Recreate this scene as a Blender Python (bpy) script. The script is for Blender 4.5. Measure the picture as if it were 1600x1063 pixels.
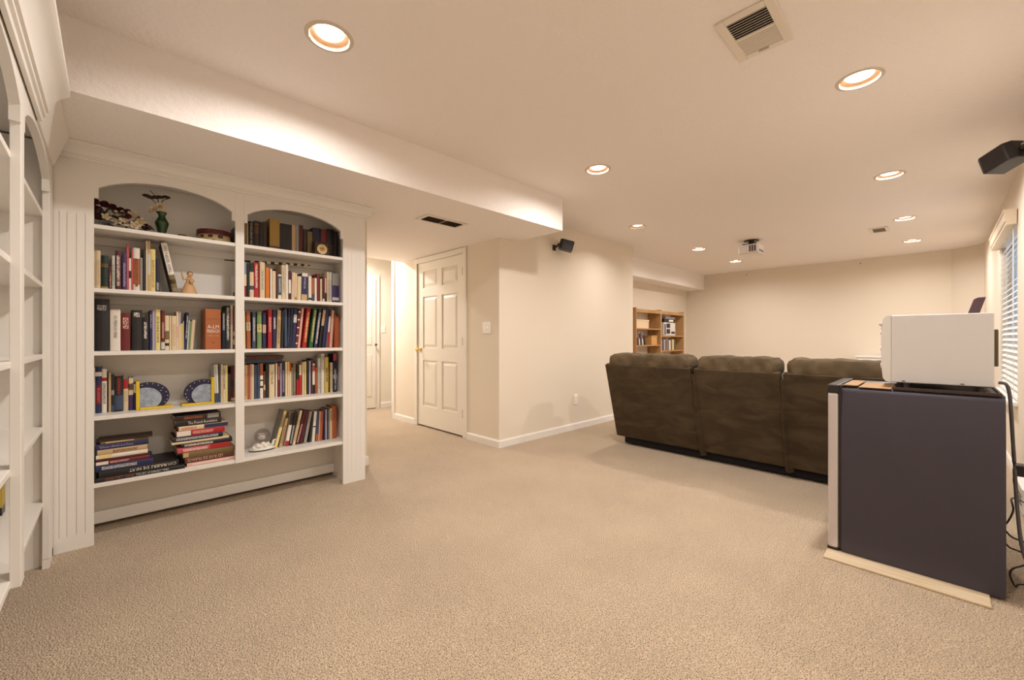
import bpy, bmesh, math, random
from mathutils import Vector, Matrix
random.seed(7)
for o in list(bpy.data.objects): bpy.data.objects.remove(o)
scene = bpy.context.scene
COL = scene.collection
PI = math.pi

# ------------------------------------------------------------------ camera
TH = 0.8019
cd = bpy.data.cameras.new('camera'); cam = bpy.data.objects.new('camera', cd); COL.objects.link(cam)
cam.location = (0, 0, 1.10); cam.rotation_euler = (PI/2, 0, TH - PI/2)
cd.sensor_width = 36; cd.lens = 648/1600*36; cd.shift_y = -2.5/1600; cd.clip_start = 0.02; cd.clip_end = 100
scene.camera = cam
# ------------------------------------------------------------------ sky and exposure
w = bpy.data.worlds.new('sky'); scene.world = w; w.use_nodes = True
w.node_tree.nodes['Background'].inputs[0].default_value = (0.72, 0.84, 1.0, 1)
w.node_tree.nodes['Background'].inputs[1].default_value = 0.8
vs = scene.view_settings
vs.view_transform = 'Standard'; vs.look = 'None'; vs.gamma = 1; vs.use_curve_mapping = False
vs.exposure = 0.27
LAMP_W = 16.0; LAMP_COL = (1.0, 0.945, 0.895)
LAMP_K = [.92, .9, .84, 1.15, 1.1, .36, .95, .75, .95, .95, 2.2]   # per-lamp power factors, set to balance brightness across the room

# ------------------------------------------------------------------ materials
def lin(c):
    return tuple(((x/255)/12.92 if x/255 <= .04045 else ((x/255+.055)/1.055)**2.4) for x in c)
MC = {}
def mat(name, col, rough=.6, metal=0., spec=.5, noise=None, bump=None, srgb=True, coat=0., trans=0., emit=None, stretch=None, dist=0.):
    """noise=(scale, other colour, contrast lo, hi); bump=(scale, strength)"""
    if name in MC: return MC[name]
    m = bpy.data.materials.new(name); m.use_nodes = True; MC[name] = m
    nt = m.node_tree; b = nt.nodes['Principled BSDF']
    c = lin(col) if srgb else col
    b.inputs['Base Color'].default_value = (*c, 1); b.inputs['Roughness'].default_value = rough
    b.inputs['Metallic'].default_value = metal; b.inputs['Specular IOR Level'].default_value = spec
    b.inputs['Coat Weight'].default_value = coat; b.inputs['Transmission Weight'].default_value = trans
    if emit:
        b.inputs['Emission Color'].default_value = (*emit[0], 1); b.inputs['Emission Strength'].default_value = emit[1]
    if noise or bump:
        tc = nt.nodes.new('ShaderNodeTexCoord'); mp = nt.nodes.new('ShaderNodeMapping')
        nt.links.new(tc.outputs['Object'], mp.inputs[0])
        if stretch: mp.inputs['Scale'].default_value = stretch
    if noise:
        n = nt.nodes.new('ShaderNodeTexNoise'); n.inputs['Scale'].default_value = noise[0]; n.inputs['Detail'].default_value = 4; n.inputs['Distortion'].default_value = dist
        r = nt.nodes.new('ShaderNodeValToRGB'); r.color_ramp.elements[0].position = noise[2]; r.color_ramp.elements[1].position = noise[3]
        r.color_ramp.elements[0].color = (*c, 1); r.color_ramp.elements[1].color = (*(lin(noise[1]) if srgb else noise[1]), 1)
        nt.links.new(mp.outputs[0], n.inputs['Vector']); nt.links.new(n.outputs[0], r.inputs[0]); nt.links.new(r.outputs[0], b.inputs['Base Color'])
    if bump:
        n = nt.nodes.new('ShaderNodeTexNoise'); n.inputs['Scale'].default_value = bump[0]; n.inputs['Detail'].default_value = 3
        bp = nt.nodes.new('ShaderNodeBump'); bp.inputs['Strength'].default_value = bump[1]; bp.inputs['Distance'].default_value = bump[2] if len(bump) > 2 else .004
        nt.links.new(mp.outputs[0], n.inputs['Vector']); nt.links.new(n.outputs[0], bp.inputs['Height']); nt.links.new(bp.outputs[0], b.inputs['Normal'])
    return m

def carpet_mat():
    m = bpy.data.materials.new('carpet'); m.use_nodes = True; nt = m.node_tree; b = nt.nodes['Principled BSDF']
    b.inputs['Roughness'].default_value = 1; b.inputs['Specular IOR Level'].default_value = .05
    b.inputs['Sheen Weight'].default_value = .15
    tc = nt.nodes.new('ShaderNodeTexCoord')
    v = nt.nodes.new('ShaderNodeTexVoronoi'); v.inputs['Scale'].default_value = 170; v.feature = 'F1'
    n = nt.nodes.new('ShaderNodeTexNoise'); n.inputs['Scale'].default_value = 210; n.inputs['Detail'].default_value = 3
    n2 = nt.nodes.new('ShaderNodeTexNoise'); n2.inputs['Scale'].default_value = 2.2; n2.inputs['Detail'].default_value = 4
    for x in (v, n, n2): nt.links.new(tc.outputs['Object'], x.inputs['Vector'])
    r = nt.nodes.new('ShaderNodeValToRGB'); e = r.color_ramp.elements
    e[0].position = .33; e[0].color = (*CARPET[0], 1); e[1].position = .53; e[1].color = (*CARPET[1], 1)
    nt.links.new(n.outputs[0], r.inputs[0])
    r2 = nt.nodes.new('ShaderNodeValToRGB'); e = r2.color_ramp.elements
    e[0].position = .35; e[0].color = (.9, .9, .9, 1); e[1].position = .65; e[1].color = (1, 1, 1, 1)
    nt.links.new(n2.outputs[0], r2.inputs[0])
    mx = nt.nodes.new('ShaderNodeMix'); mx.data_type = 'RGBA'; mx.blend_type = 'MULTIPLY'; mx.inputs[0].default_value = 1
    nt.links.new(r.outputs[0], mx.inputs[6]); nt.links.new(r2.outputs[0], mx.inputs[7]); nt.links.new(mx.outputs[2], b.inputs['Base Color'])
    ma = nt.nodes.new('ShaderNodeMath'); ma.operation = 'SUBTRACT'; ma.inputs[0].default_value = 1
    nt.links.new(v.outputs['Distance'], ma.inputs[1])
    bp = nt.nodes.new('ShaderNodeBump'); bp.inputs['Strength'].default_value = 1.0; bp.inputs['Distance'].default_value = .008
    nt.links.new(ma.outputs[0], bp.inputs['Height']); nt.links.new(bp.outputs[0], b.inputs['Normal'])
    return m
CARPET = ((.17, .115, .07), (.74, .575, .405))

def print_mat(base, ink):
    k = 'print_%02x%02x%02x_%02x%02x%02x' % (*base, *ink)
    if k in MC: return MC[k]
    m = bpy.data.materials.new(k); m.use_nodes = True; MC[k] = m; nt = m.node_tree; b = nt.nodes['Principled BSDF']
    tc = nt.nodes.new('ShaderNodeTexCoord'); mp = nt.nodes.new('ShaderNodeMapping'); mp.inputs['Scale'].default_value = (1.2, 1, 1)
    n = nt.nodes.new('ShaderNodeTexNoise'); n.inputs['Scale'].default_value = 300; n.inputs['Detail'].default_value = 1
    r = nt.nodes.new('ShaderNodeValToRGB'); r.color_ramp.interpolation = 'CONSTANT'
    r.color_ramp.elements[0].color = (*lin(base), 1); r.color_ramp.elements[1].position = .49; r.color_ramp.elements[1].color = (*lin(ink), 1)
    nt.links.new(tc.outputs['Object'], mp.inputs[0]); nt.links.new(mp.outputs[0], n.inputs['Vector']); nt.links.new(n.outputs[0], r.inputs[0]); nt.links.new(r.outputs[0], b.inputs['Base Color'])
    b.inputs['Roughness'].default_value = .55
    return m

M = dict(
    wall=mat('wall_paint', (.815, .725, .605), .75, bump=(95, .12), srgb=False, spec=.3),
    ceil=mat('ceiling_paint', (.92, .855, .815), .85, bump=(42, .5, .010), srgb=False, spec=.2),
    trim=mat('trim_paint', (.86, .82, .77), .4, srgb=False),
    case=mat('bookcase_paint', (.84, .80, .745), .38, srgb=False),
    door=mat('door_paint', (.85, .80, .71), .42, srgb=False),
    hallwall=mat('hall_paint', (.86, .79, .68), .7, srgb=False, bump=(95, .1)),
    brass=mat('brass', (236, 210, 150), .2, 1.),
    dark_metal=mat('dark_metal', (70, 60, 50), .4, .9),
    black=mat('black_plastic', (30, 26, 26), .38),
    plate=mat('plate_plastic', (248, 244, 236), .35),
    can=mat('lamp_can', (214, 198, 180), .5),
    baffle=mat('lamp_baffle', (.30, .18, .10), .5, srgb=False),
    lens=mat('lamp_lens', (255, 244, 225), .5, emit=((1, .86, .66), 9.)),
    vent=mat('vent_paint', (232, 222, 208), .45),
    ventshade=mat('vent_shade', (42, 34, 30), .8),
    pages=mat('page_block', (226, 208, 176), .8),
    pine=mat('pine_wood', (190, 148, 98), .5, noise=(6, (166, 122, 74), .35, .7), stretch=(1, 1, .12)),
    sofa=mat('brown_microfibre', (66, 53, 37), .85, noise=(5, (92, 77, 58), .38, .85), stretch=(1, .8, 2.1), spec=.25, bump=(18, .15), dist=.9),
    sofab=mat('sofa_dust_cover', (22, 20, 24), .9),
    cushion=mat('brown_microfibre_pillow', (82, 68, 49), .85, noise=(9, (108, 91, 68), .40, .75), spec=.25, bump=(14, .35)),
    fridge=mat('fridge_charcoal', (62, 58, 72), .40, .35, spec=.8),
    steel=mat('brushed_steel', (214, 208, 210), .36, .6),
    ovenw=mat('oven_enamel', (216, 215, 217), .16, .1, coat=.5),
    card=mat('cardboard', (164, 130, 94), .9),
    traym=mat('brown_tray', (54, 38, 36), .45),
    board=mat('pale_board', (222, 204, 176), .6, noise=(14, (200, 176, 140), .3, .7), stretch=(6, .4, 1)),
    olive=mat('olive_plastic', (96, 88, 58), .6),
    plum=mat('plum_plastic', (74, 50, 56), .5),
    gcable=mat('grey_cable', (96, 90, 94), .5),
    kcable=mat('dark_cable', (36, 32, 34), .5),
    blind=mat('blind_slat', (238, 236, 232), .45),
    valance=mat('blind_valance', (214, 196, 170), .5),
    frame=mat('window_vinyl', (238, 238, 236), .4),
    yel=mat('bookend_yellow', (226, 190, 44), .4),
    nav=mat('bookend_navy', (30, 28, 62), .4),
    moon=mat('bookend_moon', (140, 152, 168), .5, noise=(40, (168, 178, 190), .4, .6)),
    star=mat('bookend_star', (236, 232, 214), .5),
    vase=mat('green_vase', (24, 66, 22), .25, coat=.4),
    twig=mat('twig', (52, 34, 24), .8),
    petal=mat('cream_petal', (214, 196, 164), .7),
    rose=mat('rose_petal', (92, 26, 34), .7),
    leaf=mat('dark_leaf', (42, 38, 28), .6),
    fig=mat('figurine_clay', (208, 164, 116), .6),
    hair=mat('figurine_hair', (90, 54, 32), .7),
    boxlid=mat('keepsake_lid', (88, 26, 30), .5, noise=(60, (120, 60, 44), .5, .7)),
    boxbody=mat('keepsake_body', (196, 172, 124), .6),
    bdark=mat('keepsake_window', (70, 38, 40), .6),
    porcelain=mat('white_porcelain', (232, 226, 214), .25),
    clockw=mat('clock_wood', (52, 32, 20), .4),
    clockf=mat('clock_face', (232, 206, 150), .4),
    hutch=mat('white_box', (232, 206, 172), .6),
)
def glass_mat(name, col, f):
    m = bpy.data.materials.new(name); m.use_nodes = True; nt = m.node_tree; nt.nodes.remove(nt.nodes['Principled BSDF'])
    t = nt.nodes.new('ShaderNodeBsdfTransparent'); t.inputs[0].default_value = (*col, 1); g = nt.nodes.new('ShaderNodeBsdfGlossy'); g.inputs['Roughness'].default_value = .03
    mx = nt.nodes.new('ShaderNodeMixShader'); mx.inputs[0].default_value = f
    nt.links.new(t.outputs[0], mx.inputs[1]); nt.links.new(g.outputs[0], mx.inputs[2]); nt.links.new(mx.outputs[0], nt.nodes['Material Output'].inputs[0])
    return m
M['glass'] = glass_mat('window_glass', (.95, .97, 1), .08)
M['globe'] = glass_mat('globe_glass', (.82, .8, .8), .12)
def bookmat(c):
    k = 'cover_%02x%02x%02x' % tuple(c)
    return mat(k, c, .48)

# ------------------------------------------------------------------ mesh helpers
BASE = {}
class MB:
    def __init__(s): s.v = []; s.f = []
    def add(s, vs, fs):
        n = len(s.v); s.v += [tuple(p) for p in vs]; s.f += [tuple(i+n for i in q) for q in fs]; return s
    def box(s, x0, x1, y0, y1, z0, z1):
        vs = [(x, y, z) for z in (z0, z1) for y in (y0, y1) for x in (x0, x1)]
        return s.add(vs, [(0, 2, 3, 1), (4, 5, 7, 6), (0, 1, 5, 4), (2, 6, 7, 3), (0, 4, 6, 2), (1, 3, 7, 5)])
    def prism(s, pts, axis, a0, a1):
        """pts: 2-D outline in the two other axes (x: (y,z), y: (x,z), z: (x,y))"""
        def mk(p, a): return {'x': (a, p[0], p[1]), 'y': (p[0], a, p[1]), 'z': (p[0], p[1], a)}[axis]
        n = len(pts); vs = [mk(p, a0) for p in pts] + [mk(p, a1) for p in pts]
        fs = [tuple(range(n)), tuple(range(2*n-1, n-1, -1))] + [(i, i+n, (i+1) % n+n, (i+1) % n) for i in range(n)]
        return s.add(vs, fs)
    def lathe(s, prof, c=(0, 0, 0), seg=24, sx=1, sy=1, cap=True):
        vs = []; fs = []; n = len(prof)
        for k in range(seg):
            a = 2*PI*k/seg
            for r, z in prof: vs.append((c[0]+r*math.cos(a)*sx, c[1]+r*math.sin(a)*sy, c[2]+z))
        for k in range(seg):
            k2 = (k+1) % seg
            for i in range(n-1): fs.append((k*n+i, k2*n+i, k2*n+i+1, k*n+i+1))
        if cap: fs.append(tuple(k*n for k in reversed(range(seg)))); fs.append(tuple(k*n+n-1 for k in range(seg)))
        return s.add(vs, fs)
    def tube(s, pts, r, seg=8):
        pts = [Vector(p) for p in pts]; n = len(pts); vs = []; fs = []
        rr = r if isinstance(r, (list, tuple)) else [r]*n
        up = Vector((0, 0, 1))
        for i, p in enumerate(pts):
            d = (pts[min(i+1, n-1)]-pts[max(i-1, 0)]).normalized()
            a = d.cross(up)
            if a.length < .05: a = d.cross(Vector((1, 0, 0)))
            a.normalize(); b = d.cross(a)
            for k in range(seg):
                t = 2*PI*k/seg; vs.append(p+(a*math.cos(t)+b*math.sin(t))*rr[i])
        for i in range(n-1):
            for k in range(seg):
                k2 = (k+1) % seg; fs.append((i*seg+k, i*seg+k2, (i+1)*seg+k2, (i+1)*seg+k))
        fs.append(tuple(reversed(range(seg)))); fs.append(tuple((n-1)*seg+k for k in range(seg)))
        return s.add(vs, fs)
    def ball(s, c, r, seg=12, rings=8, sc=(1, 1, 1)):
        prof = [(r*math.sin(PI*i/rings)*1.0+1e-5, -r*math.cos(PI*i/rings)) for i in range(rings+1)]
        n = len(s.v); s.lathe(prof, (0, 0, 0), seg)
        for i in range(n, len(s.v)):
            p = s.v[i]; s.v[i] = (c[0]+p[0]*sc[0], c[1]+p[1]*sc[1], c[2]+p[2]*sc[2])
        return s
    def xf(s, m, start=0):
        s.v[start:] = [tuple(m @ Vector(p)) for p in s.v[start:]]; return s
    def build(s, name, m, parent=None, smooth=False, bevel=0, seg=2, local=False, sub=0):
        b = Vector((0, 0, 0)) if local else BASE.get(parent.name if parent else None, Vector((0, 0, 0)))
        me = bpy.data.meshes.new(name)
        me.from_pydata([tuple(Vector(p)-b) for p in s.v], [], s.f); me.validate()
        bm = bmesh.new(); bm.from_mesh(me); bmesh.ops.recalc_face_normals(bm, faces=bm.faces); bm.to_mesh(me); bm.free()
        me.materials.append(M[m] if isinstance(m, str) else m)
        if smooth:
            for p in me.polygons: p.use_smooth = True
            if not sub:
                me.set_sharp_from_angle(angle=math.radians(40))
        o = bpy.data.objects.new(name, me); COL.objects.link(o)
        if parent: o.parent = parent
        if not local: BASE[o.name] = b
        if bevel:
            md = o.modifiers.new('bevel', 'BEVEL'); md.width = bevel; md.segments = seg; md.limit_method = 'ANGLE'
        if sub:
            md = o.modifiers.new('sub', 'SUBSURF'); md.levels = sub; md.render_levels = sub
        return o
def B(*a): return MB().box(*a)
def thing(name, loc, label, cat, group=None):
    o = bpy.data.objects.new(name, None); COL.objects.link(o); o.location = loc; o.empty_display_size = .1
    BASE[o.name] = Vector(loc); return tag(o, label, cat, group)
def tag(o, label, cat, group=None):
    o['label'] = label; o['category'] = cat
    if group: o['group'] = group
    return o
def struct(o, label=None, cat=None):
    o['kind'] = 'structure'
    if label: o['label'] = label; o['category'] = cat
    return o
def text_mesh(txt):
    c = bpy.data.curves.new('t', 'FONT'); c.body = txt; c.resolution_u = 1; c.align_x = 'LEFT'
    o = bpy.data.objects.new('t', c); COL.objects.link(o)
    bpy.context.view_layer.update()
    me = bpy.data.meshes.new_from_object(o.evaluated_get(bpy.context.evaluated_depsgraph_get()))
    bpy.data.objects.remove(o); bpy.data.curves.remove(c)
    xs = [v.co.x for v in me.vertices]; ys = [v.co.y for v in me.vertices]
    return me, min(xs), max(xs), min(ys), max(ys)
def text_obj(txt, col, origin, xdir, ydir, length, height, parent, name='title', fit=True):
    """flat lettering: origin lower-left corner, local coordinates of the parent"""
    me, x0, x1, y0, y1 = text_mesh(txt); X = Vector(xdir); Y = Vector(ydir); O = Vector(origin)
    sx = length/(x1-x0); sy = height/(y1-y0)
    for v in me.vertices: v.co = O+X*((v.co.x-x0)*sx)+Y*((v.co.y-y0)*sy)
    me.name = name; me.materials.clear(); me.materials.append(bookmat(col))
    o = bpy.data.objects.new(name, me); COL.objects.link(o); o.parent = parent; return o

# ------------------------------------------------------------------ room shell
ZC = 2.41; ZS = 2.11
LIGHTS = [(.684, 1.848), (.684, .285), (2.714, 1.848), (2.72, .285), (4.49, .285), (4.43, 2.466), (6.22, .27), (6.18, 2.46), (7.60, 2.41), (7.71, .265), (2.25, 5.65)]
RO = .085
floor = struct(B(-.7, 9.1, -.6, 6.4, -.06, 0).build('floor', carpet_mat()), 'beige looped carpet covering the whole basement floor', 'carpet')
# ceiling with round openings for the recessed lamps
def cell_lines(vals, lo, hi):
    out = [lo]; vals = sorted(set(vals)); grp = [vals[0]]
    for v_ in vals[1:]+[1e9]:
        if v_-grp[-1] > .26: out += [grp[0]-.13, grp[-1]+.13]; grp = [v_]
        else: grp.append(v_)
    return out+[hi]
mb = MB(); xs = cell_lines([x for x, y in LIGHTS], -.7, 9.1); ys = cell_lines([y for x, y in LIGHTS], -.6, 6.4)
for i in range(len(xs)-1):
    for j in range(len(ys)-1):
        x0, x1, y0, y1 = xs[i], xs[i+1], ys[j], ys[j+1]
        hit = [(x, y) for x, y in LIGHTS if x0 < x < x1 and y0 < y < y1]
        if not hit:
            mb.add([(x0, y0, ZC), (x1, y0, ZC), (x1, y1, ZC), (x0, y1, ZC)], [(0, 3, 2, 1)])
            continue
        cx, cy = hit[0]; n = 32; ring = []; sq = []
        for k in range(n):
            a = 2*PI*k/n; c, s_ = math.cos(a), math.sin(a); ring.append((cx+RO*c, cy+RO*s_, ZC))
            t = 1/max(abs(c), abs(s_)); px, py = c*t, s_*t
            sq.append((cx+px*(.12), cy+py*(.12), ZC))
        # stretch the square ring to the cell borders
        sq = [((x0 if abs(p[0]-(cx-.12)) < 1e-6 else x1 if abs(p[0]-(cx+.12)) < 1e-6 else p[0]), (y0 if abs(p[1]-(cy-.12)) < 1e-6 else y1 if abs(p[1]-(cy+.12)) < 1e-6 else p[1]), ZC) for p in sq]
        mb.add(ring+sq, [(k, (k+1) % n, (k+1) % n+n, k+n) for k in range(n)])
ceiling = struct(mb.build('ceiling', 'ceil'), 'textured tan ceiling with recessed lamps', 'ceiling')
struct(B(-.55, 3.045, 2.465, 3.5, ZS, ZC).build('ceiling_soffit', 'ceil'), 'long dropped soffit running over the built-in bookcase', 'soffit')
struct(B(1.5, 2.86, 3.5, 4.975, ZS, ZC).build('ceiling_hall_drop', 'ceil'), 'low dropped ceiling over the hallway entrance', 'ceiling')
struct(B(5.4, 8.95, 3.43, 3.85, ZS, ZC).build('ceiling_niche_soffit', 'ceil'), 'short soffit above the far bookcase niche', 'soffit')

struct(B(-.62, 1.6, 3.47, 6.25, 0, ZC).build('wall_left', 'wall'), 'beige wall carrying the built-in bookcase', 'wall')
mb = B(2.8, 2.92, 3.2, 3.655, 0, ZC).box(2.8, 2.92, 4.625, 5.257, 0, ZC).box(2.8, 2.92, 3.655, 4.625, 2.05, ZC)
struct(mb.build('wall_hall', 'wall'), 'beige hallway wall around the panelled door', 'wall')
struct(B(2.8, 5.4, 3.08, 3.2, 0, ZC).build('wall_center', 'wall'), 'beige wall beside the sofa with small speaker', 'wall')
struct(B(5.28, 5.4, 3.2, 3.9, 0, ZC).build('wall_niche_side', 'wall'), 'side wall of the far niche', 'wall')
struct(B(5.28, 9.0, 3.8, 3.9, 0, ZC).build('wall_niche', 'wall'), 'beige niche wall behind the pine bookcase', 'wall')
struct(B(8.9, 9.0, -.11, 3.9, 0, ZC).build('wall_far', 'wall'), 'broad beige far wall behind the sofa', 'wall')
struct(MB().prism([(8.9, -.11), (8.66, -.42), (8.66, -.54), (9.0, -.54), (9.0, -.11)], 'z', 0, ZC).build('wall_corner', 'wall'), 'slanted beige wall piece in far right corner', 'wall')
WX0, WX1, WZ0, WZ1 = 5.12, 6.48, .60, 2.06
mb = B(-.62, WX0, -.54, -.42, 0, ZC).box(WX1, 8.7, -.54, -.42, 0, ZC).box(WX0, WX1, -.54, -.42, 0, WZ0).box(WX0, WX1, -.54, -.42, WZ1, ZC)
struct(mb.build('wall_right', 'wall'), 'beige window wall at the right', 'wall')
struct(B(-.62, -.52, -.54, 3.47, 0, ZC).build('wall_back', 'wall'), 'beige wall behind the left bookcase', 'wall')
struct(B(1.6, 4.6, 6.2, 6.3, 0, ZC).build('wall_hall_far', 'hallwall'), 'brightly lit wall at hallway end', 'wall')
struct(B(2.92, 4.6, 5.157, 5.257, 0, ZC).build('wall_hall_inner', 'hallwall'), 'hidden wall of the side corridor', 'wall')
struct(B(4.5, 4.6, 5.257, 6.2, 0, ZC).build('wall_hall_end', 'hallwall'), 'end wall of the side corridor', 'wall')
struct(B(2.92, 3.9, 4.0, 4.05, 0, ZC).build('wall_closet', 'wall'), 'closet wall behind the panelled door', 'wall')
def baseboard(name, pts_out, mname='trim', h=.076):
    """pts: [(x0,y0,x1,y1,nx,ny)] runs with outward normal"""
    mb = MB()
    for x0, y0, x1, y1, nx, ny in pts_out:
        t = .013
        prof = [(0, 0), (t, 0), (t, h-.014), (t*.55, h), (0, h)]
        vs = [(x0+nx*p, y0+ny*p, z) for p, z in prof]+[(x1+nx*p, y1+ny*p, z) for p, z in prof]
        n = 5; mb.add(vs, [tuple(range(n)), tuple(range(2*n-1, n-1, -1))]+[(i, i+n, (i+1) % n+n, (i+1) % n) for i in range(n)])
    return struct(mb.build(name, mname))
baseboard('baseboard_center', [(2.80, 3.08, 5.4, 3.08, 0, -1)])
baseboard('baseboard_hall', [(2.8, 3.067, 2.8, 3.60, -1, 0)])
baseboard('baseboard_hall_inner', [(2.8, 4.685, 2.8, 5.257, -1, 0), (2.8, 5.257, 2.92, 5.257, 0, 1)])
baseboard('baseboard_left', [(1.43, 3.47, 1.6, 3.47, 0, -1), (1.6, 3.457, 1.6, 6.2, 1, 0)])
baseboard('baseboard_far', [(8.9, -.11, 8.9, 3.8, -1, 0)])
baseboard('baseboard_right', [(-.52, -.42, 8.66, -.42, 0, 1)])
baseboard('baseboard_niche', [(5.4, 3.8, 8.9, 3.8, 0, -1)])
baseboard('baseboard_hall_far', [(3.09, 6.2, 4.5, 6.2, 0, -1)])
baseboard('baseboard_back', [(-.52, -.42, -.52, 1.1, 1, 0)])

# ------------------------------------------------------------------ panelled doors
def panel_door(name, y0, y1, z0, z1, xf, label, m='door'):
    """door slab in plane x = xf, face towards -x"""
    d = thing(name, (xf+.02, (y0+y1)/2, z0), label, 'door'); d['kind'] = 'structure'
    W = y1-y0; H = z1-z0; st = .115*W/.94*1.0; mid = .10
    cols = [(y0+st, (y0+y1)/2-mid/2), ((y0+y1)/2+mid/2, y1-st)]
    rws = [(z0+.12*H, z0+.40*H), (z0+.475*H, z0+.79*H), (z0+.845*H, z0+.945*H)]
    mb = MB()
    ybr = [y0]+[c for cc in cols for c in cc]+[y1]; zbr = [z0]+[c for cc in rws for c in cc]+[z1]
    for i in range(len(ybr)-1):
        for j in range(len(zbr)-1):
            if i in (1, 3) and j in (1, 3, 5): mb.box(xf+.014, xf+.035, ybr[i], ybr[i+1], zbr[j], zbr[j+1])
            else: mb.box(xf, xf+.035, ybr[i], ybr[i+1], zbr[j], zbr[j+1])
    mb.build('slab', m, d)
    for a, b in cols:
        for c, e in rws:
            q = .012; s2 = .045
            vs = [(xf+.014, a+q, c+q), (xf+.014, b-q, c+q), (xf+.014, b-q, e-q), (xf+.014, a+q, e-q), (xf+.003, a+s2, c+s2), (xf+.003, b-s2, c+s2), (xf+.003, b-s2, e-s2), (xf+.003, a+s2, e-s2)]
            MB().add(vs, [(4, 5, 6, 7), (0, 1, 5, 4), (1, 2, 6, 5), (2, 3, 7, 6), (3, 0, 4, 7), (3, 2, 1, 0)]).build('panel', m, d)
    return d
d1 = panel_door('door_1', 3.663, 4.617, .02, 2.042, 2.805, 'white six-panel hallway door with brass knob')
for z in (.22, 1.02, 1.80):
    B(2.792, 2.8045, 3.6635, 3.677, z, z+.09).build('hinge', 'dark_metal', d1)
kb = MB().lathe([(.001, 0), (.028, 0), (.03, .006), (.012, .012), (.012, .035), (.026, .045), (.03, .06), (.022, .072), (.001, .076)], seg=20)
kb.xf(Matrix.Translation((2.805, 4.555, .965)) @ Matrix.Rotation(-PI/2, 4, 'Y')).build('knob', 'brass', d1, smooth=True)
mb = B(2.784, 2.8, 3.605, 3.663, 0, 2.104).box(2.784, 2.8, 4.617, 4.677, 0, 2.104).box(2.784, 2.8, 3.663, 4.617, 2.042, 2.104)
struct(mb.build('trim_1', 'door', bevel=.004), 'white casing around the hallway door', 'trim')
# far corridor door and casing
d2 = thing('door_2', (2.6, 6.19, 0), 'pale closet door at the bright hallway end', 'door'); d2['kind'] = 'structure'
B(2.05, 2.99, 6.165, 6.2, .015, 2.03).build('slab', 'door', d2)
for a, b in ((2.12, 2.46), (2.58, 2.92)):
    for c, e in ((.2, .85), (1.0, 1.9)): B(a, b, 6.158, 6.166, c, e).build('panel', 'door', d2, bevel=.004)
MB().ball((2.985, 6.145, 1.0), .018).build('knob', 'dark_metal', d2, smooth=True)
struct(B(2.99, 3.06, 6.18, 6.2, 0, 2.1).box(1.98, 2.05, 6.18, 6.2, 0, 2.1).box(2.05, 2.99, 6.18, 6.2, 2.03, 2.1).build('trim_2', 'trim'), 'white casing around the closet door', 'trim')
struct(B(2.785, 2.8, 5.2, 5.27, .076, ZC).build('trim_3', 'trim'), 'white corner trim where hallway wall ends', 'trim')

# ------------------------------------------------------------------ window and blind
win = thing('window_1', ((WX0+WX1)/2, -.5, WZ0), 'white vinyl window behind slatted blind', 'window'); win['kind'] = 'structure'
for nm, a in (('frame', (WX0, WX1, -.535, -.49, WZ0, WZ0+.05)), ('frame', (WX0, WX1, -.535, -.49, WZ1-.05, WZ1)), ('frame', (WX0, WX0+.05, -.535, -.49, WZ0+.05, WZ1-.05)), ('frame', (WX1-.05, WX1, -.535, -.49, WZ0+.05, WZ1-.05)), ('mullion', (5.78, 5.82, -.53, -.495, WZ0+.05, WZ1-.05))):
    B(*a).build(nm, 'frame', win)
for a, b in ((WX0+.05, 5.78), (5.82, WX1-.05)): B(a, b, -.516, -.51, WZ0+.05, WZ1-.05).build('pane', 'glass', win)
struct(B(WX0-.03, WX1+.03, -.5, -.37, WZ0-.035, WZ0).build('window_sill', 'trim', bevel=.006), 'white sill below the blind', 'sill')
bl = thing('window_blind', (5.8, -.43, WZ1), 'white horizontal slatted blind on the right window', 'blind')
NS = 27; z = WZ1-.09
smb = MB().add([(WX0+.012, -.028, -.0035), (WX1-.012, -.028, -.0035), (WX1-.012, .028, -.0035), (WX0+.012, .028, -.0035), (WX0+.012, -.028, 0), (WX1-.012, -.028, 0), (WX1-.012, .028, 0), (WX0+.012, .028, 0)], [(3, 2, 1, 0), (4, 5, 6, 7), (0, 1, 5, 4), (1, 2, 6, 5), (2, 3, 7, 6), (3, 0, 4, 7)])
sl0 = None
for k in range(NS):
    zz = WZ1-.10-k*.0505
    if sl0 is None:
        smb.v = [(p[0]-5.8, p[1], p[2]) for p in smb.v]; sl0 = smb.build('slat', 'blind', bl, local=True); s = sl0
    else:
        s = sl0.copy(); COL.objects.link(s); s.parent = bl
    s.location = (0, -.015, zz-WZ1); s.rotation_euler = (math.radians(-52), 0, 0)
B(WX0+.012, WX1-.012, -.47, -.42, WZ0+.005, WZ0+.03).build('bottom_rail', 'blind', bl)
B(WX0+.01, WX1-.01, -.475, -.42, WZ1-.05, WZ1-.005).build('head_rail', 'blind', bl)
mb = MB().prism([(-.415, WZ1-.06), (-.36, WZ1-.06), (-.36, WZ1-.04), (-.352, WZ1-.03), (-.352, WZ1+.035), (-.345, WZ1+.045), (-.345, WZ1+.06), (-.415, WZ1+.06)], 'x', WX0-.03, WX1+.03)
mb.build('valance', 'valance', bl)
for x in (5.3, 5.8, 6.3): MB().tube([(x, -.413, WZ1-.06), (x, -.413, WZ0+.02)], .0018, 5).build('ladder_cord', 'frame', bl)
MB().tube([(5.2, -.405, WZ1-.06), (5.2, -.405, 1.25)], .003, 6).build('tilt_wand', 'frame', bl)

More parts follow.
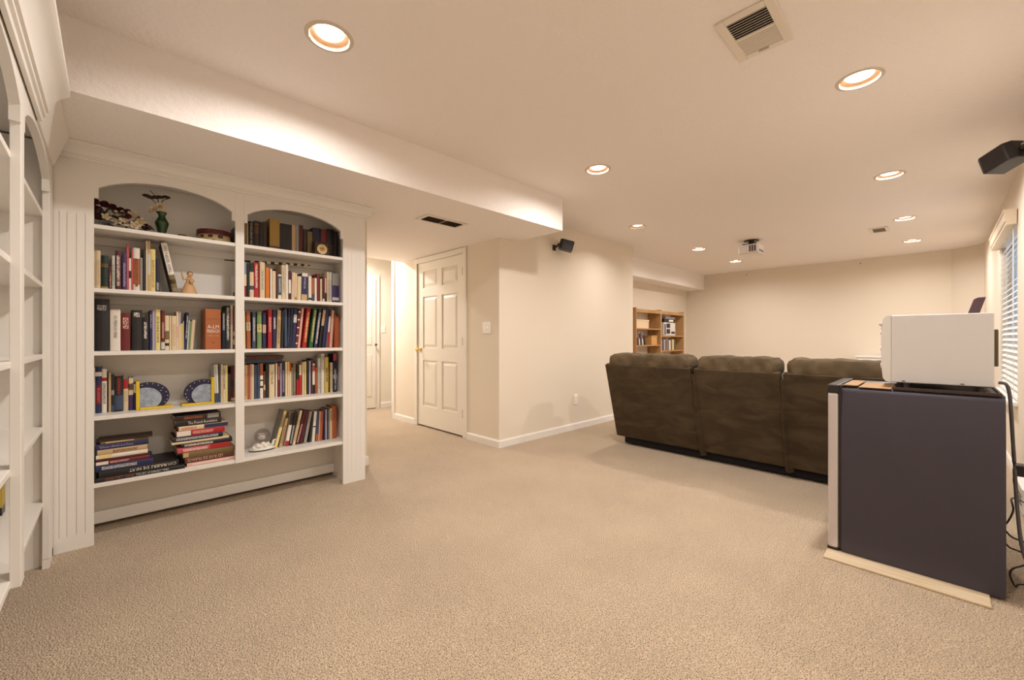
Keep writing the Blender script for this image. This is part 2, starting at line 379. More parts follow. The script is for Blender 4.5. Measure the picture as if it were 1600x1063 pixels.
# ------------------------------------------------------------------ recessed lamps
LN = ['recessed ceiling lamp nearest the left bookcase', 'recessed ceiling lamp just above the camera', 'recessed ceiling lamp in front of soffit end', 'recessed ceiling lamp beside the square ceiling vent', 'recessed ceiling lamp below the right wall speaker line',
      'recessed ceiling lamp near the wall with small speaker', 'recessed ceiling lamp right of the small far vent', 'recessed ceiling lamp left of the projector', 'recessed ceiling lamp just below the projector', 'farthest recessed ceiling lamp on the right', 'hidden recessed lamp in the side corridor']
for (x, y), lb, lk in zip(LIGHTS, LN, LAMP_K):
    t = thing('recessed_light', (x, y, ZC), lb, 'ceiling light', 'recessed ceiling lamps')
    MB().lathe([(RO-.002, 0), (RO+.014, 0), (RO+.012, -.003), (RO-.003, -.004), (RO-.002, 0)], (x, y, ZC), 36, cap=False).build('trim_ring', 'can', t, smooth=True)
    # open baffle
    vs = []; n = 36; prof = [(RO-.004, -.001), (RO-.010, .012), (RO-.028, .024)]
    mb = MB()
    for k in range(n):
        for r, z in prof: mb.v.append((x+r*math.cos(2*PI*k/n), y+r*math.sin(2*PI*k/n), ZC+z))
    for k in range(n):
        for i in range(2): mb.f.append((k*3+i, k*3+i+1, ((k+1) % n)*3+i+1, ((k+1) % n)*3+i))
    mb.build('baffle', 'baffle', t, smooth=True)
    MB().lathe([(.001, .014), (.052, .014), (.058, .019), (.058, .05), (.001, .05)], (x, y, ZC), 30).build('lens', 'lens', t, smooth=True)
    l = bpy.data.lights.new('lamp_light', 'AREA'); l.shape = 'DISK'; l.size = .105; l.energy = LAMP_W*lk; l.color = LAMP_COL; l.spread = math.radians(140 if lb.startswith('recessed ceiling lamp near the wall') else 168)
    lo = bpy.data.objects.new('lamp_light', l); COL.objects.link(lo); lo.parent = t; lo.location = (0, 0, .010)

# ------------------------------------------------------------------ built-in bookcase
YF = 3.13; YB = 3.42
SHELF = [1.711, 1.370, 1.030, .682, .322]; TSH = .022
def arch_pts(x0, x1, zb, zt, zmid, rise_end, notch):
    """outline of the header board between two stiles, with stepped arch underneath"""
    a0, a1 = x0+notch, x1-notch; pts = [(x0, zt), (x0, zb), (a0, zb), (a0, rise_end)]
    n = 16; c = (a0+a1)/2; hw = (a1-a0)/2
    for k in range(1, n):
        x = a0+(a1-a0)*k/n; t = (x-c)/hw; pts.append((x, rise_end+(zmid-rise_end)*(math.sqrt(max(0, 1-.72*t*t))-math.sqrt(.28))/(1-math.sqrt(.28))))
    return pts+[(a1, rise_end), (a1, zb), (x1, zb), (x1, zt)]
def header(x0, x1, f0, f1, horiz, zz=(1.85, 1.987, 1.906)):
    pts = arch_pts(x0, x1, zz[0], 2.06, zz[1], zz[2], .018)
    # split in strips so that the concave outline fills cleanly
    mb = MB(); inner = pts[2:-2]
    low = [pts[1]]+inner+[pts[-2]]
    for p, q in zip(low[:-1], low[1:]):
        if abs(p[0]-q[0]) < 1e-6: continue
        poly = [p, q, (q[0], 2.06), (p[0], 2.06)]
        mb.prism(poly, 'y', f0, f1) if horiz else mb.prism(poly, 'x', f0, f1)
    return mb
def clean(o):
    bm = bmesh.new(); bm.from_mesh(o.data); bmesh.ops.remove_doubles(bm, verts=bm.verts, dist=1e-5)
    seen = {}
    for f in list(bm.faces):
        k = frozenset(v.index for v in f.verts); seen.setdefault(k, []).append(f)
    bmesh.ops.delete(bm, geom=[f for l in seen.values() if len(l) > 1 for f in l], context='FACES')
    bmesh.ops.recalc_face_normals(bm, faces=bm.faces); bm.to_mesh(o.data); bm.free(); return o
def fluted(x0, x1, f0, f1, z0, z1, gx, gz0, gz1, horiz=True, gw=.0035, gd=.0035, round_end=False):
    """pilaster board whose front (f0) has vertical grooves at gx"""
    mb = MB(); back = f0+gd*(1 if f1 > f0 else -1)
    P = (lambda a, b, c, d, e, g: mb.box(a, b, min(c, d), max(c, d), e, g)) if horiz else (lambda a, b, c, d, e, g: mb.box(min(c, d), max(c, d), a, b, e, g))
    P(x0, x1, back, f1, z0, z1)
    P(x0, x1, f0, back, z0, gz0); P(x0, x1, f0, back, gz1, z1)
    e = [x0]+[q for g in gx for q in (g-gw/2, g+gw/2)]+[x1]
    for i in range(0, len(e), 2): P(e[i], e[i+1], f0, back, gz0, gz1)
    return mb
bc = thing('built_in_bookcase', (.6, 3.28, 0), 'white built-in bookcase with two arched bays full of books', 'bookcase')
XL0, XL1, XM0, XM1, XR0, XR1 = -.21, -.064, .572, .621, 1.258, 1.43
FT = .024
fluted(XL0, XL1, YF, YF+FT, 0, 2.06, [-.195+.005, -.163, -.129, -.097], .077, 1.75).build('pilaster', 'case', bc)
fluted(XR0, XR1, YF, YF+FT, 0, 2.06, [1.29, 1.322, 1.356, 1.39], .077, 1.75, gd=.0012).build('pilaster', 'case', bc)
B(XM0, XM1, YF, YF+FT, .30, 2.06).build('divider_stile', 'case', bc, bevel=.002)
for a, b in ((XL1, XM0), (XM1, XR0)): clean(header(a, b, YF, YF+FT, True).build('arched_header', 'case', bc))
B(XR1-.14, XR1-.005, YF+FT, 3.465, 0, 2.06).build('side_panel', 'case', bc)
B(-.2, -.10, YF+FT, YB, 0, 2.06).build('side_panel', 'case', bc)
B(-.10, XR1-.14, YB, YB+.02, .028, 2.1).build('back_panel', 'case', bc)
for z in SHELF:
    B(-.10, XR1-.14, YF+.006, YB, z-TSH, z).build('shelf', 'case', bc, bevel=.002)
    B(-.10, XR1-.14, YB-.016, YB, z-TSH-.045, z-TSH).build('cleat', 'case', bc)
B(-.10, XR1-.14, YB-.026, YB, .026, .094).build('plinth_board', 'case', bc, bevel=.003)
B(-.2, XR1-.005, YF+FT, YB, 2.04, 2.06).build('top_board', 'case', bc)
def crown_prof(f, s, z0, z1, out):
    """cyma crown profile points (depth, z); s = direction out of the face"""
    H = z1-z0; P = [(0, z0), (.012, z0), (.014, z0+.10*H), (.022, z0+.14*H), (.022, z0+.24*H), (.030, z0+.27*H)]
    for k in range(7):
        t = k/6; P.append((.030+(out-.042)*(1-math.cos(t*PI/2)), z0+.27*H+.50*H*math.sin(t*PI/2)*(.55+.45*t)))
    P += [(out-.006, z0+.80*H), (out, z0+.84*H), (out, z1), (0, z1)]
    return [(f+s*d, z) for d, z in P]
MB().prism(crown_prof(YF, -1, 2.035, 2.109, .08), 'x', -.19, XR1+.035).build('crown', 'case', bc, smooth=True)

lb = thing('left_bookcase', (-.36, 2.13, 0), 'empty white built-in bookcase with arches at left edge', 'bookcase')
XF = -.21; BT = .025; LY = [1.16, 1.295, 2.085, 2.154, 2.97, 3.118]
fluted(LY[0], LY[1], XF, XF-BT, 0, 2.0, [LY[0]+.03+.025*i for i in range(4)], .077, 1.75, horiz=False).build('pilaster', 'case', lb)
B(XF-BT, XF, LY[2], LY[3], .29, 2.0).build('divider_stile', 'case', lb, bevel=.002)
B(XF-BT, XF, LY[4], LY[5]+.005, .045, 2.0).build('stile', 'case', lb, bevel=.002)
B(XF-BT, XF-.001, LY[4], LY[5]-.02, 0, .044).build('stile_foot', 'case', lb)
for a, b in ((LY[1], LY[2]), (LY[3], LY[4])): clean(header(a, b, XF-BT, XF, False, (1.80, 1.938, 1.856)).build('arched_header', 'case', lb))
for z in SHELF:
    B(-.50, XF-BT+.002, LY[0]+.03, 3.01, z-TSH-.005, z-.005).build('shelf', 'case', lb, bevel=.002)
B(-.50, XF-BT, 3.01, 3.03, 0, 2.05).build('side_panel', 'case', lb)
B(-.50, XF-BT, LY[0], LY[0]+.02, 0, 2.05).build('side_panel', 'case', lb)
B(-.515, -.50, LY[0], 3.03, 0, 2.06).build('back_panel', 'case', lb)
B(-.50, XF-.01, LY[0], 3.03, 2.06, 2.105).build('top_board', 'case', lb)
MB().prism([(y, z) for y, z in crown_prof(XF+.004, 1, 1.955, 2.108, .088)], 'y', LY[0]-.04, 2.463).build('crown', 'case', lb, smooth=True)
MB().prism([(XF-.02, 1.955), (XF+.008, 1.955), (XF+.058, 2.108), (XF-.02, 2.108)], 'y', 2.464, 3.048).build('fascia', 'case', lb)

# ------------------------------------------------------------------ books
BOOKS = [
 (-0.071, 0.009, 0.213, 0.0, 3.25, 1.37, 0.13, (226, 205, 168), [], ('P', (200, 168, 126), 0.12, 0.75), 'cream paperback, first from left on second shelf, left bay', 'books on the second shelf of the left bay'),
 (-0.061, 0.02, 0.217, 0.0, 3.25, 1.37, 0.13, (226, 205, 168), [], ('P', (200, 168, 126), 0.12, 0.75), 'cream paperback with faint print, second from left on second shelf, left bay', 'books on the second shelf of the left bay'),
 (-0.039, 0.029, 0.193, 0.0, 3.25, 1.37, 0.13, (26, 44, 38), [(0.68, 0.7, (168, 132, 60)), (0.74, 0.755, (168, 132, 60)), (0.02, 0.1, (168, 132, 60))], None, 'dark green hardback with gold bands, third from left on second shelf, left bay', 'books on the second shelf of the left bay'),
 (-0.006, 0.009, 0.137, 0.0, 3.25, 1.37, 0.13, (82, 26, 32), [], ('P', (226, 176, 162), 0.12, 0.75), 'short dark maroon paperback, fourth from left on second shelf, left bay', 'books on the second shelf of the left bay'),
 (0.005, 0.012, 0.198, 0.0, 3.25, 1.37, 0.13, (206, 206, 200), [], ('P', (120, 146, 94), 0.12, 0.75), 'pale grey green paperback, fifth from left on second shelf, left bay', 'books on the second shelf of the left bay'),
 (0.018, 0.025, 0.227, 0.0, 3.25, 1.37, 0.13, (82, 26, 32), [], ('P', (236, 226, 212), 0.12, 0.88), 'dark maroon novel with white title, sixth from left on second shelf, left bay', 'books on the second shelf of the left bay'),
 (0.047, 0.018, 0.216, 0.0, 3.25, 1.37, 0.13, (66, 44, 92), [], ('P', (176, 164, 190), 0.12, 0.75), 'dark plum paperback, seventh from left on second shelf, left bay', 'books on the second shelf of the left bay'),
 (0.066, 0.009, 0.278, 0.0, 3.25, 1.37, 0.13, (196, 84, 92), [], None, 'tall thin red book, eighth from left on second shelf, left bay', 'books on the second shelf of the left bay'),
 (0.0756, 0.009, 0.192, 0.0, 3.25, 1.37, 0.13, (236, 226, 212), [(0.4, 0.62, (30, 26, 28))], None, 'short cream and black paperback, ninth from left on second shelf, left bay', 'books on the second shelf of the left bay'),
 (0.086, 0.007, 0.248, 0.0, 3.25, 1.37, 0.13, (196, 84, 92), [], None, 'thin red paperback, ninth from right on second shelf, left bay', 'books on the second shelf of the left bay'),
 (0.094, 0.028, 0.255, 0.0, 3.25, 1.37, 0.13, (236, 226, 212), [(0.17, 0.76, (172, 98, 52))], ('P', (96, 56, 36), 0.12, 0.75), 'cream paperback with orange middle, eighth from right on second shelf, left bay', 'books on the second shelf of the left bay'),
 (0.124, 0.01, 0.202, 0.0, 3.25, 1.37, 0.13, (150, 146, 140), [], None, 'thin grey brown book, seventh from right on second shelf, left bay', 'books on the second shelf of the left bay'),
 (0.135, 0.013, 0.245, 0.0, 3.25, 1.37, 0.13, (30, 26, 28), [], None, 'plain black book, sixth from right on second shelf, left bay', 'books on the second shelf of the left bay'),
 (0.149, 0.007, 0.304, 0.0, 3.25, 1.37, 0.13, (226, 205, 168), [], None, 'tall thin cream booklet, fifth from right on second shelf, left bay', 'books on the second shelf of the left bay'),
 (0.1566, 0.012, 0.305, 0.0, 3.25, 1.37, 0.13, (200, 168, 126), [(0.35, 0.75, (206, 206, 200))], None, 'tall tan booklet with mixed print, fourth from right on second shelf, left bay', 'books on the second shelf of the left bay'),
 (0.1692, 0.022, 0.26, 0.0, 3.25, 1.37, 0.13, (232, 214, 140), [], ('P', (168, 132, 60), 0.12, 0.75), 'pale yellow paperback, third from right on second shelf, left bay', 'books on the second shelf of the left bay'),
 (0.1918, 0.019, 0.208, 0.0, 3.25, 1.37, 0.13, (26, 28, 56), [], ('P', (206, 206, 200), 0.08, 0.3), 'dark navy book with small white mark, second from right on second shelf, left bay', 'books on the second shelf of the left bay'),
 (0.272, 0.0285, 0.3073, -0.1865, 3.25, 1.37, 0.15, (30, 26, 28), [(0.36, 1, (236, 226, 212)), (0, 0.38, (120, 104, 60)), (0.05, 0.12, (226, 205, 168)), (0.2, 0.28, (82, 26, 32))], ('T', (62, 76, 100), 0.42, 0.93, 'PIONEER GIRL'), 'leaning black book with white and flowered spine, rightmost on second shelf, left bay', 'books on the second shelf of the left bay'),
 (-0.068, 0.064, 0.289, 0.0, 3.25, 1.03, 0.152, (30, 26, 28), [], ('B', (206, 206, 200), 0.78, 0.88), 'very thick black dictionary, first from left on third shelf, left bay', 'books on the third shelf of the left bay'),
 (-0.002, 0.042, 0.233, 0.0, 3.25, 1.03, 0.13, (236, 226, 212), [], ('T', (30, 26, 28), 0.3, 0.85, '501 FRENCH VERBS'), 'thick white verb book with black title, second from left on third shelf, left bay', 'books on the third shelf of the left bay'),
 (0.042, 0.039, 0.215, 0.0, 3.25, 1.03, 0.13, (110, 28, 30), [], ('B', (226, 176, 162), 0.58, 0.88), 'thick dark red dictionary, third from left on third shelf, left bay', 'books on the third shelf of the left bay'),
 (0.087, 0.044, 0.234, 0.0, 3.25, 1.03, 0.13, (30, 26, 28), [], ('B', (236, 226, 212), 0.83, 0.94), 'thick black dictionary, fourth from left on third shelf, left bay', 'books on the third shelf of the left bay'),
 (0.132, 0.029, 0.194, 0.0, 3.25, 1.03, 0.13, (30, 26, 28), [], ('P', (236, 226, 212), 0.35, 0.85), 'short black book with white spine title, fifth from left on third shelf, left bay', 'books on the third shelf of the left bay'),
 (0.165, 0.012, 0.235, 0.0, 3.25, 1.03, 0.13, (38, 42, 84), [], ('P', (176, 164, 190), 0.55, 0.9), 'thin blue book, sixth from left on third shelf, left bay', 'books on the third shelf of the left bay'),
 (0.178, 0.011, 0.236, 0.0, 3.25, 1.03, 0.13, (176, 164, 190), [], None, 'thin lavender book, seventh from left on third shelf, left bay', 'books on the third shelf of the left bay'),
 (0.191, 0.022, 0.242, 0.0, 3.25, 1.03, 0.13, (232, 214, 140), [], ('T', (30, 26, 28), 0.18, 0.82, 'EN BONNE FORME'), 'pale yellow textbook with black title, eighth from left on third shelf, left bay', 'books on the third shelf of the left bay'),
 (0.217, 0.017, 0.238, 0.0, 3.25, 1.03, 0.13, (110, 28, 30), [(0.02, 0.2, (206, 206, 200))], ('P', (226, 176, 162), 0.3, 0.7), 'maroon book with pink lettering, ninth from left on third shelf, left bay', 'books on the third shelf of the left bay'),
 (0.235, 0.019, 0.208, 0.0, 3.25, 1.03, 0.13, (226, 205, 168), [(0.3, 0.55, (120, 104, 60)), (0.12, 0.2, (30, 26, 28))], None, 'cream paperback with dark drawing, tenth from left on third shelf, left bay', 'books on the third shelf of the left bay'),
 (0.256, 0.008, 0.207, 0.0, 3.25, 1.03, 0.13, (226, 205, 168), [], None, 'thin cream paperback, eleventh from left on third shelf, left bay', 'books on the third shelf of the left bay'),
 (0.266, 0.022, 0.207, 0.0, 3.25, 1.03, 0.13, (226, 205, 168), [], ('P', (200, 168, 126), 0.12, 0.75), 'plain cream paperback, twelfth from left on third shelf, left bay', 'books on the third shelf of the left bay'),
 (0.289, 0.011, 0.235, 0.0, 3.25, 1.03, 0.13, (226, 205, 168), [(0.3, 0.6, (226, 176, 162))], None, 'thin cream and pink book, thirteenth from left on third shelf, left bay', 'books on the third shelf of the left bay'),
 (0.301, 0.009, 0.233, 0.0, 3.25, 1.03, 0.13, (226, 205, 168), [(0.65, 1, (176, 164, 190))], None, 'thin book with lavender top, twelfth from right on third shelf, left bay', 'books on the third shelf of the left bay'),
 (0.3106, 0.009, 0.162, 0.0, 3.25, 1.03, 0.13, (222, 196, 92), [], None, 'short yellow paperback, eleventh from right on third shelf, left bay', 'books on the third shelf of the left bay'),
 (0.3202, 0.0055, 0.176, 0.0, 3.25, 1.03, 0.13, (176, 164, 190), [], None, 'thin lavender pink booklet, tenth from right on third shelf, left bay', 'books on the third shelf of the left bay'),
 (0.3263, 0.012, 0.2313, 0.0508, 3.25, 1.03, 0.13, (38, 42, 84), [], ('P', (206, 206, 200), 0.3, 0.9), 'leaning navy book, ninth from right on third shelf, left bay', 'books on the third shelf of the left bay'),
 (0.3389, 0.006, 0.1853, 0.0528, 3.25, 1.03, 0.13, (206, 206, 200), [], None, 'leaning pale grey booklet, eighth from right on third shelf, left bay', 'books on the third shelf of the left bay'),
 (0.3455, 0.009, 0.1763, 0.0585, 3.25, 1.03, 0.13, (120, 146, 94), [], None, 'leaning grey green booklet, seventh from right on third shelf, left bay', 'books on the third shelf of the left bay'),
 (0.3551, 0.015, 0.1854, 0.0608, 3.25, 1.03, 0.13, (226, 205, 168), [], None, 'leaning cream paperback, sixth from right on third shelf, left bay', 'books on the third shelf of the left bay'),
 (0.425, 0.079, 0.255, 0.0, 3.19, 1.03, 0.19, (172, 98, 52), [], ('A', (236, 226, 212), 0, 1), 'big orange box set with white lettering, fifth from right on third shelf, left bay', 'books on the third shelf of the left bay'),
 (0.52, 0.018, 0.245, 0.0, 3.25, 1.03, 0.13, (26, 28, 56), [], ('P', (206, 206, 200), 0.5, 0.95), 'navy book with white spine print, fourth from right on third shelf, left bay', 'books on the third shelf of the left bay'),
 (0.539, 0.025, 0.285, 0.0, 3.25, 1.03, 0.13, (26, 44, 38), [], ('P', (236, 226, 212), 0.2, 0.95), 'tall dark green book with white title, third from right on third shelf, left bay', 'books on the third shelf of the left bay'),
 (0.566, 0.012, 0.29, 0.0, 3.25, 1.03, 0.13, (236, 226, 212), [(0.55, 0.9, (226, 176, 162))], None, 'tall thin white and pink book, second from right on third shelf, left bay', 'books on the third shelf of the left bay'),
 (0.579, 0.015, 0.287, 0.0, 3.25, 1.03, 0.13, (96, 56, 36), [(0.1, 0.4, (200, 168, 126)), (0.22, 0.3, (30, 26, 28))], None, 'tall brown picture book, rightmost on third shelf, left bay', 'books on the third shelf of the left bay'),
 (-0.068, 0.0055, 0.257, 0.0, 3.27, 0.682, 0.13, (206, 206, 200), [], None, 'thin grey white book, first from left on fourth shelf, left bay', 'books on the fourth shelf of the left bay'),
 (-0.0619, 0.026, 0.258, 0.0, 3.27, 0.682, 0.13, (38, 42, 84), [(0.8, 0.89, (236, 226, 212)), (0.19, 0.6, (110, 28, 30))], ('P', (196, 84, 92), 0.22, 0.55), 'navy book with red and white bands, second from left on fourth shelf, left bay', 'books on the fourth shelf of the left bay'),
 (-0.0353, 0.019, 0.246, 0.0, 3.27, 0.682, 0.13, (236, 226, 212), [(0.72, 0.8, (178, 34, 36))], ('P', (30, 26, 28), 0.2, 0.68), 'white book with black title and red mark, third from left on fourth shelf, left bay', 'books on the fourth shelf of the left bay'),
 (-0.0157, 0.007, 0.227, 0.0, 3.27, 0.682, 0.13, (30, 26, 28), [], None, 'thin black book, fourth from left on fourth shelf, left bay', 'books on the fourth shelf of the left bay'),
 (-0.008, 0.009, 0.225, 0.0, 3.27, 0.682, 0.13, (200, 168, 126), [], None, 'thin beige book, fifth from left on fourth shelf, left bay', 'books on the fourth shelf of the left bay'),
 (0.002, 0.012, 0.213, 0.0, 3.27, 0.682, 0.13, (30, 26, 28), [(0.45, 0.58, (150, 146, 140)), (0.02, 0.18, (62, 76, 100))], None, 'black book with grey patches, sixth from left on fourth shelf, left bay', 'books on the fourth shelf of the left bay'),
 (0.015, 0.037, 0.202, 0.0, 3.27, 0.682, 0.13, (30, 26, 28), [(0.05, 0.45, (62, 76, 100))], ('P', (178, 34, 36), 0.5, 0.95), 'thick black book with red and white lettering, seventh from left on fourth shelf, left bay', 'books on the fourth shelf of the left bay'),
 (0.053, 0.02, 0.182, 0.0, 3.27, 0.682, 0.13, (226, 205, 168), [(0.7, 1, (178, 34, 36))], ('P', (200, 168, 126), 0.3, 0.62), 'cream book with red top, eighth from left on fourth shelf, left bay', 'books on the fourth shelf of the left bay'),
 (0.075, 0.019, 0.19, 0.0, 3.27, 0.682, 0.13, (66, 44, 92), [(0.47, 1, (226, 205, 168)), (0.62, 0.82, (30, 26, 28))], None, 'purple book with cream upper half, ninth from left on fourth shelf, left bay', 'books on the fourth shelf of the left bay'),
 (0.096, 0.013, 0.16, 0.0, 3.27, 0.682, 0.13, (38, 42, 84), [(0.62, 0.95, (236, 226, 212))], None, 'short navy and white book, ninth from right on fourth shelf, left bay', 'books on the fourth shelf of the left bay'),
 (0.485, 0.011, 0.2471, -0.0223, 3.27, 0.682, 0.13, (206, 206, 200), [(0, 0.25, (62, 76, 100))], None, 'leaning white book with blue foot, eighth from right on fourth shelf, left bay', 'books on the fourth shelf of the left bay'),
 (0.497, 0.009, 0.247, -0.0223, 3.27, 0.682, 0.13, (236, 226, 212), [(0, 0.25, (62, 76, 100))], None, 'thin white book with blue foot, seventh from right on fourth shelf, left bay', 'books on the fourth shelf of the left bay'),
 (0.507, 0.009, 0.243, 0.0, 3.27, 0.682, 0.13, (62, 76, 100), [], None, 'thin slate book, sixth from right on fourth shelf, left bay', 'books on the fourth shelf of the left bay'),
 (0.517, 0.01, 0.249, 0.0, 3.27, 0.682, 0.13, (226, 205, 168), [], ('P', (200, 168, 126), 0.12, 0.75), 'thin cream book, fifth from right on fourth shelf, left bay', 'books on the fourth shelf of the left bay'),
 (0.528, 0.014, 0.24, 0.0, 3.27, 0.682, 0.13, (226, 205, 168), [], ('P', (30, 26, 28), 0.35, 0.95), 'cream book with black print, fourth from right on fourth shelf, left bay', 'books on the fourth shelf of the left bay'),
 (0.543, 0.011, 0.241, 0.0, 3.27, 0.682, 0.13, (232, 214, 140), [], None, 'pale yellow thin book, third from right on fourth shelf, left bay', 'books on the fourth shelf of the left bay'),
 (0.555, 0.017, 0.183, 0.0, 3.27, 0.682, 0.13, (56, 36, 28), [], None, 'short dark brown book, second from right on fourth shelf, left bay', 'books on the fourth shelf of the left bay'),
 (0.573, 0.026, 0.232, 0.0, 3.27, 0.682, 0.13, (82, 26, 32), [(0.02, 0.1, (200, 168, 126)), (0.4, 0.6, (30, 26, 28))], None, 'dark maroon patterned book, rightmost on fourth shelf, left bay', 'books on the fourth shelf of the left bay'),
 (0.641, 0.019, 0.162, 0.0, 3.25, 1.711, 0.13, (120, 104, 60), [], None, 'olive brown old hardback, first from left on top shelf, right bay', 'books on the top shelf of the right bay'),
 (0.661, 0.0055, 0.163, 0.0, 3.25, 1.711, 0.13, (200, 168, 126), [], None, 'very thin pale book, second from left on top shelf, right bay', 'books on the top shelf of the right bay'),
 (0.6671, 0.033, 0.181, 0.0, 3.25, 1.711, 0.15, (30, 26, 28), [], ('P', (150, 146, 140), 0.05, 0.95), 'black ribbed antique hardback, third from left on top shelf, right bay', 'books on the top shelf of the right bay'),
 (0.702, 0.028, 0.192, 0.0, 3.25, 1.711, 0.13, (56, 36, 28), [(0.55, 0.8, (96, 56, 36)), (0.86, 0.88, (168, 132, 60))], None, 'brown antique hardback with gilt, fourth from left on top shelf, right bay', 'books on the top shelf of the right bay'),
 (0.732, 0.023, 0.189, 0.0, 3.25, 1.711, 0.13, (30, 26, 28), [], None, 'dark plum antique hardback, fifth from left on top shelf, right bay', 'books on the top shelf of the right bay'),
 (0.7556, 0.022, 0.195, 0.0, 3.25, 1.711, 0.13, (56, 36, 28), [], None, 'dark brown antique hardback, sixth from left on top shelf, right bay', 'books on the top shelf of the right bay'),
 (0.796, 0.062, 0.227, 0.0, 3.25, 1.711, 0.152, (168, 132, 60), [(0.1, 0.16, (96, 56, 36))], None, 'thick ochre hardback with emblem, seventh from left on top shelf, right bay', 'books on the top shelf of the right bay'),
 (0.859, 0.075, 0.205, 0.0, 3.25, 1.711, 0.1, (30, 26, 28), [], None, 'wide black hardback, eighth from left on top shelf, right bay', 'books on the top shelf of the right bay'),
 (0.938, 0.024, 0.207, 0.0, 3.25, 1.711, 0.13, (200, 168, 126), [], None, 'tan old hardback, ninth from left on top shelf, right bay', 'books on the top shelf of the right bay'),
 (0.964, 0.021, 0.21, 0.0, 3.25, 1.711, 0.13, (150, 146, 140), [], None, 'grey brown old hardback, eighth from right on top shelf, right bay', 'books on the top shelf of the right bay'),
 (0.987, 0.026, 0.216, 0.0, 3.25, 1.711, 0.13, (82, 26, 32), [], None, 'dark maroon old hardback, seventh from right on top shelf, right bay', 'books on the top shelf of the right bay'),
 (1.017, 0.025, 0.192, 0.0, 3.25, 1.711, 0.13, (56, 36, 28), [], None, 'dark brown old hardback, sixth from right on top shelf, right bay', 'books on the top shelf of the right bay'),
 (1.044, 0.034, 0.181, 0.0, 3.25, 1.711, 0.13, (120, 104, 60), [], None, 'olive old hardback, fifth from right on top shelf, right bay', 'books on the top shelf of the right bay'),
 (1.081, 0.055, 0.216, 0.0, 3.25, 1.711, 0.13, (26, 28, 56), [], None, 'thick navy hardback behind clock, fourth from right on top shelf, right bay', 'books on the top shelf of the right bay'),
 (1.139, 0.045, 0.213, 0.0, 3.25, 1.711, 0.13, (110, 28, 30), [], None, 'dark red hardback behind clock, third from right on top shelf, right bay', 'books on the top shelf of the right bay'),
 (1.185, 0.048, 0.225, 0.0, 3.25, 1.711, 0.13, (30, 26, 28), [(0.1, 0.14, (96, 56, 36)), (0.2, 0.24, (96, 56, 36)), (0.3, 0.34, (96, 56, 36)), (0.4, 0.44, (96, 56, 36))], None, 'black hardback beside clock, second from right on top shelf, right bay', 'books on the top shelf of the right bay'),
 (1.236, 0.029, 0.216, 0.0, 3.25, 1.711, 0.13, (30, 26, 28), [], None, 'black hardback at row end, rightmost on top shelf, right bay', 'books on the top shelf of the right bay'),
 (0.6205, 0.0055, 0.239, 0.0, 3.25, 1.37, 0.13, (120, 104, 60), [], None, 'thin olive book, first from left on second shelf, right bay', 'books on the second shelf of the right bay'),
 (0.6266, 0.0304, 0.243, 0.0, 3.25, 1.37, 0.13, (226, 205, 168), [(0.66, 1, (128, 140, 160)), (0, 0.34, (110, 28, 30))], ('P', (196, 84, 92), 0.05, 0.3), 'book banded grey, cream and red, second from left on second shelf, right bay', 'books on the second shelf of the right bay'),
 (0.6605, 0.0129, 0.237, 0.0, 3.25, 1.37, 0.13, (30, 26, 28), [], None, 'black paperback, third from left on second shelf, right bay', 'books on the second shelf of the right bay'),
 (0.6755, 0.024, 0.241, 0.0, 3.25, 1.37, 0.13, (226, 205, 168), [(0.75, 1, (30, 26, 28)), (0.25, 0.36, (62, 76, 100))], None, 'cream book with black drawings, fourth from left on second shelf, right bay', 'books on the second shelf of the right bay'),
 (0.7025, 0.0267, 0.248, -0.0081, 3.25, 1.37, 0.13, (178, 34, 36), [], ('P', (236, 226, 212), 0.3, 0.95), 'red book with white title, fifth from left on second shelf, right bay', 'books on the second shelf of the right bay'),
 (0.7355, 0.0304, 0.255, 0.0, 3.25, 1.37, 0.13, (226, 205, 168), [], ('P', (150, 146, 140), 0.25, 0.8), 'tall cream book, sixth from left on second shelf, right bay', 'books on the second shelf of the right bay'),
 (0.7705, 0.023, 0.22, 0.0, 3.25, 1.37, 0.13, (216, 120, 38), [], None, 'bright orange book, seventh from left on second shelf, right bay', 'books on the second shelf of the right bay'),
 (0.7995, 0.0111, 0.216, 0.0, 3.25, 1.37, 0.13, (236, 226, 212), [], None, 'thin white book, eighth from left on second shelf, right bay', 'books on the second shelf of the right bay'),
 (0.8125, 0.0203, 0.202, 0.0, 3.25, 1.37, 0.13, (226, 205, 168), [], None, 'cream paperback, ninth from left on second shelf, right bay', 'books on the second shelf of the right bay'),
 (0.8355, 0.0101, 0.222, 0.0, 3.25, 1.37, 0.13, (82, 26, 32), [], None, 'thin maroon book, tenth from left on second shelf, right bay', 'books on the second shelf of the right bay'),
 (0.8485, 0.0203, 0.182, 0.0, 3.25, 1.37, 0.13, (236, 226, 212), [(0.2, 0.93, (62, 76, 100))], ('P', (206, 206, 200), 0.3, 0.85), 'white book with navy label, eleventh from left on second shelf, right bay', 'books on the second shelf of the right bay'),
 (0.8715, 0.023, 0.251, 0.0, 3.25, 1.37, 0.13, (226, 205, 168), [], ('P', (150, 146, 140), 0.2, 0.95), 'tall cream book with black print, twelfth from left on second shelf, right bay', 'books on the second shelf of the right bay'),
 (0.8975, 0.0157, 0.26, 0.0, 3.25, 1.37, 0.13, (236, 226, 212), [], None, 'tall thin white book, thirteenth from left on second shelf, right bay', 'books on the second shelf of the right bay'),
 (0.9165, 0.0157, 0.215, 0.0, 3.25, 1.37, 0.13, (82, 26, 32), [(0.25, 0.7, (236, 226, 212))], None, 'maroon book with white panel, fourteenth from left on second shelf, right bay', 'books on the second shelf of the right bay'),
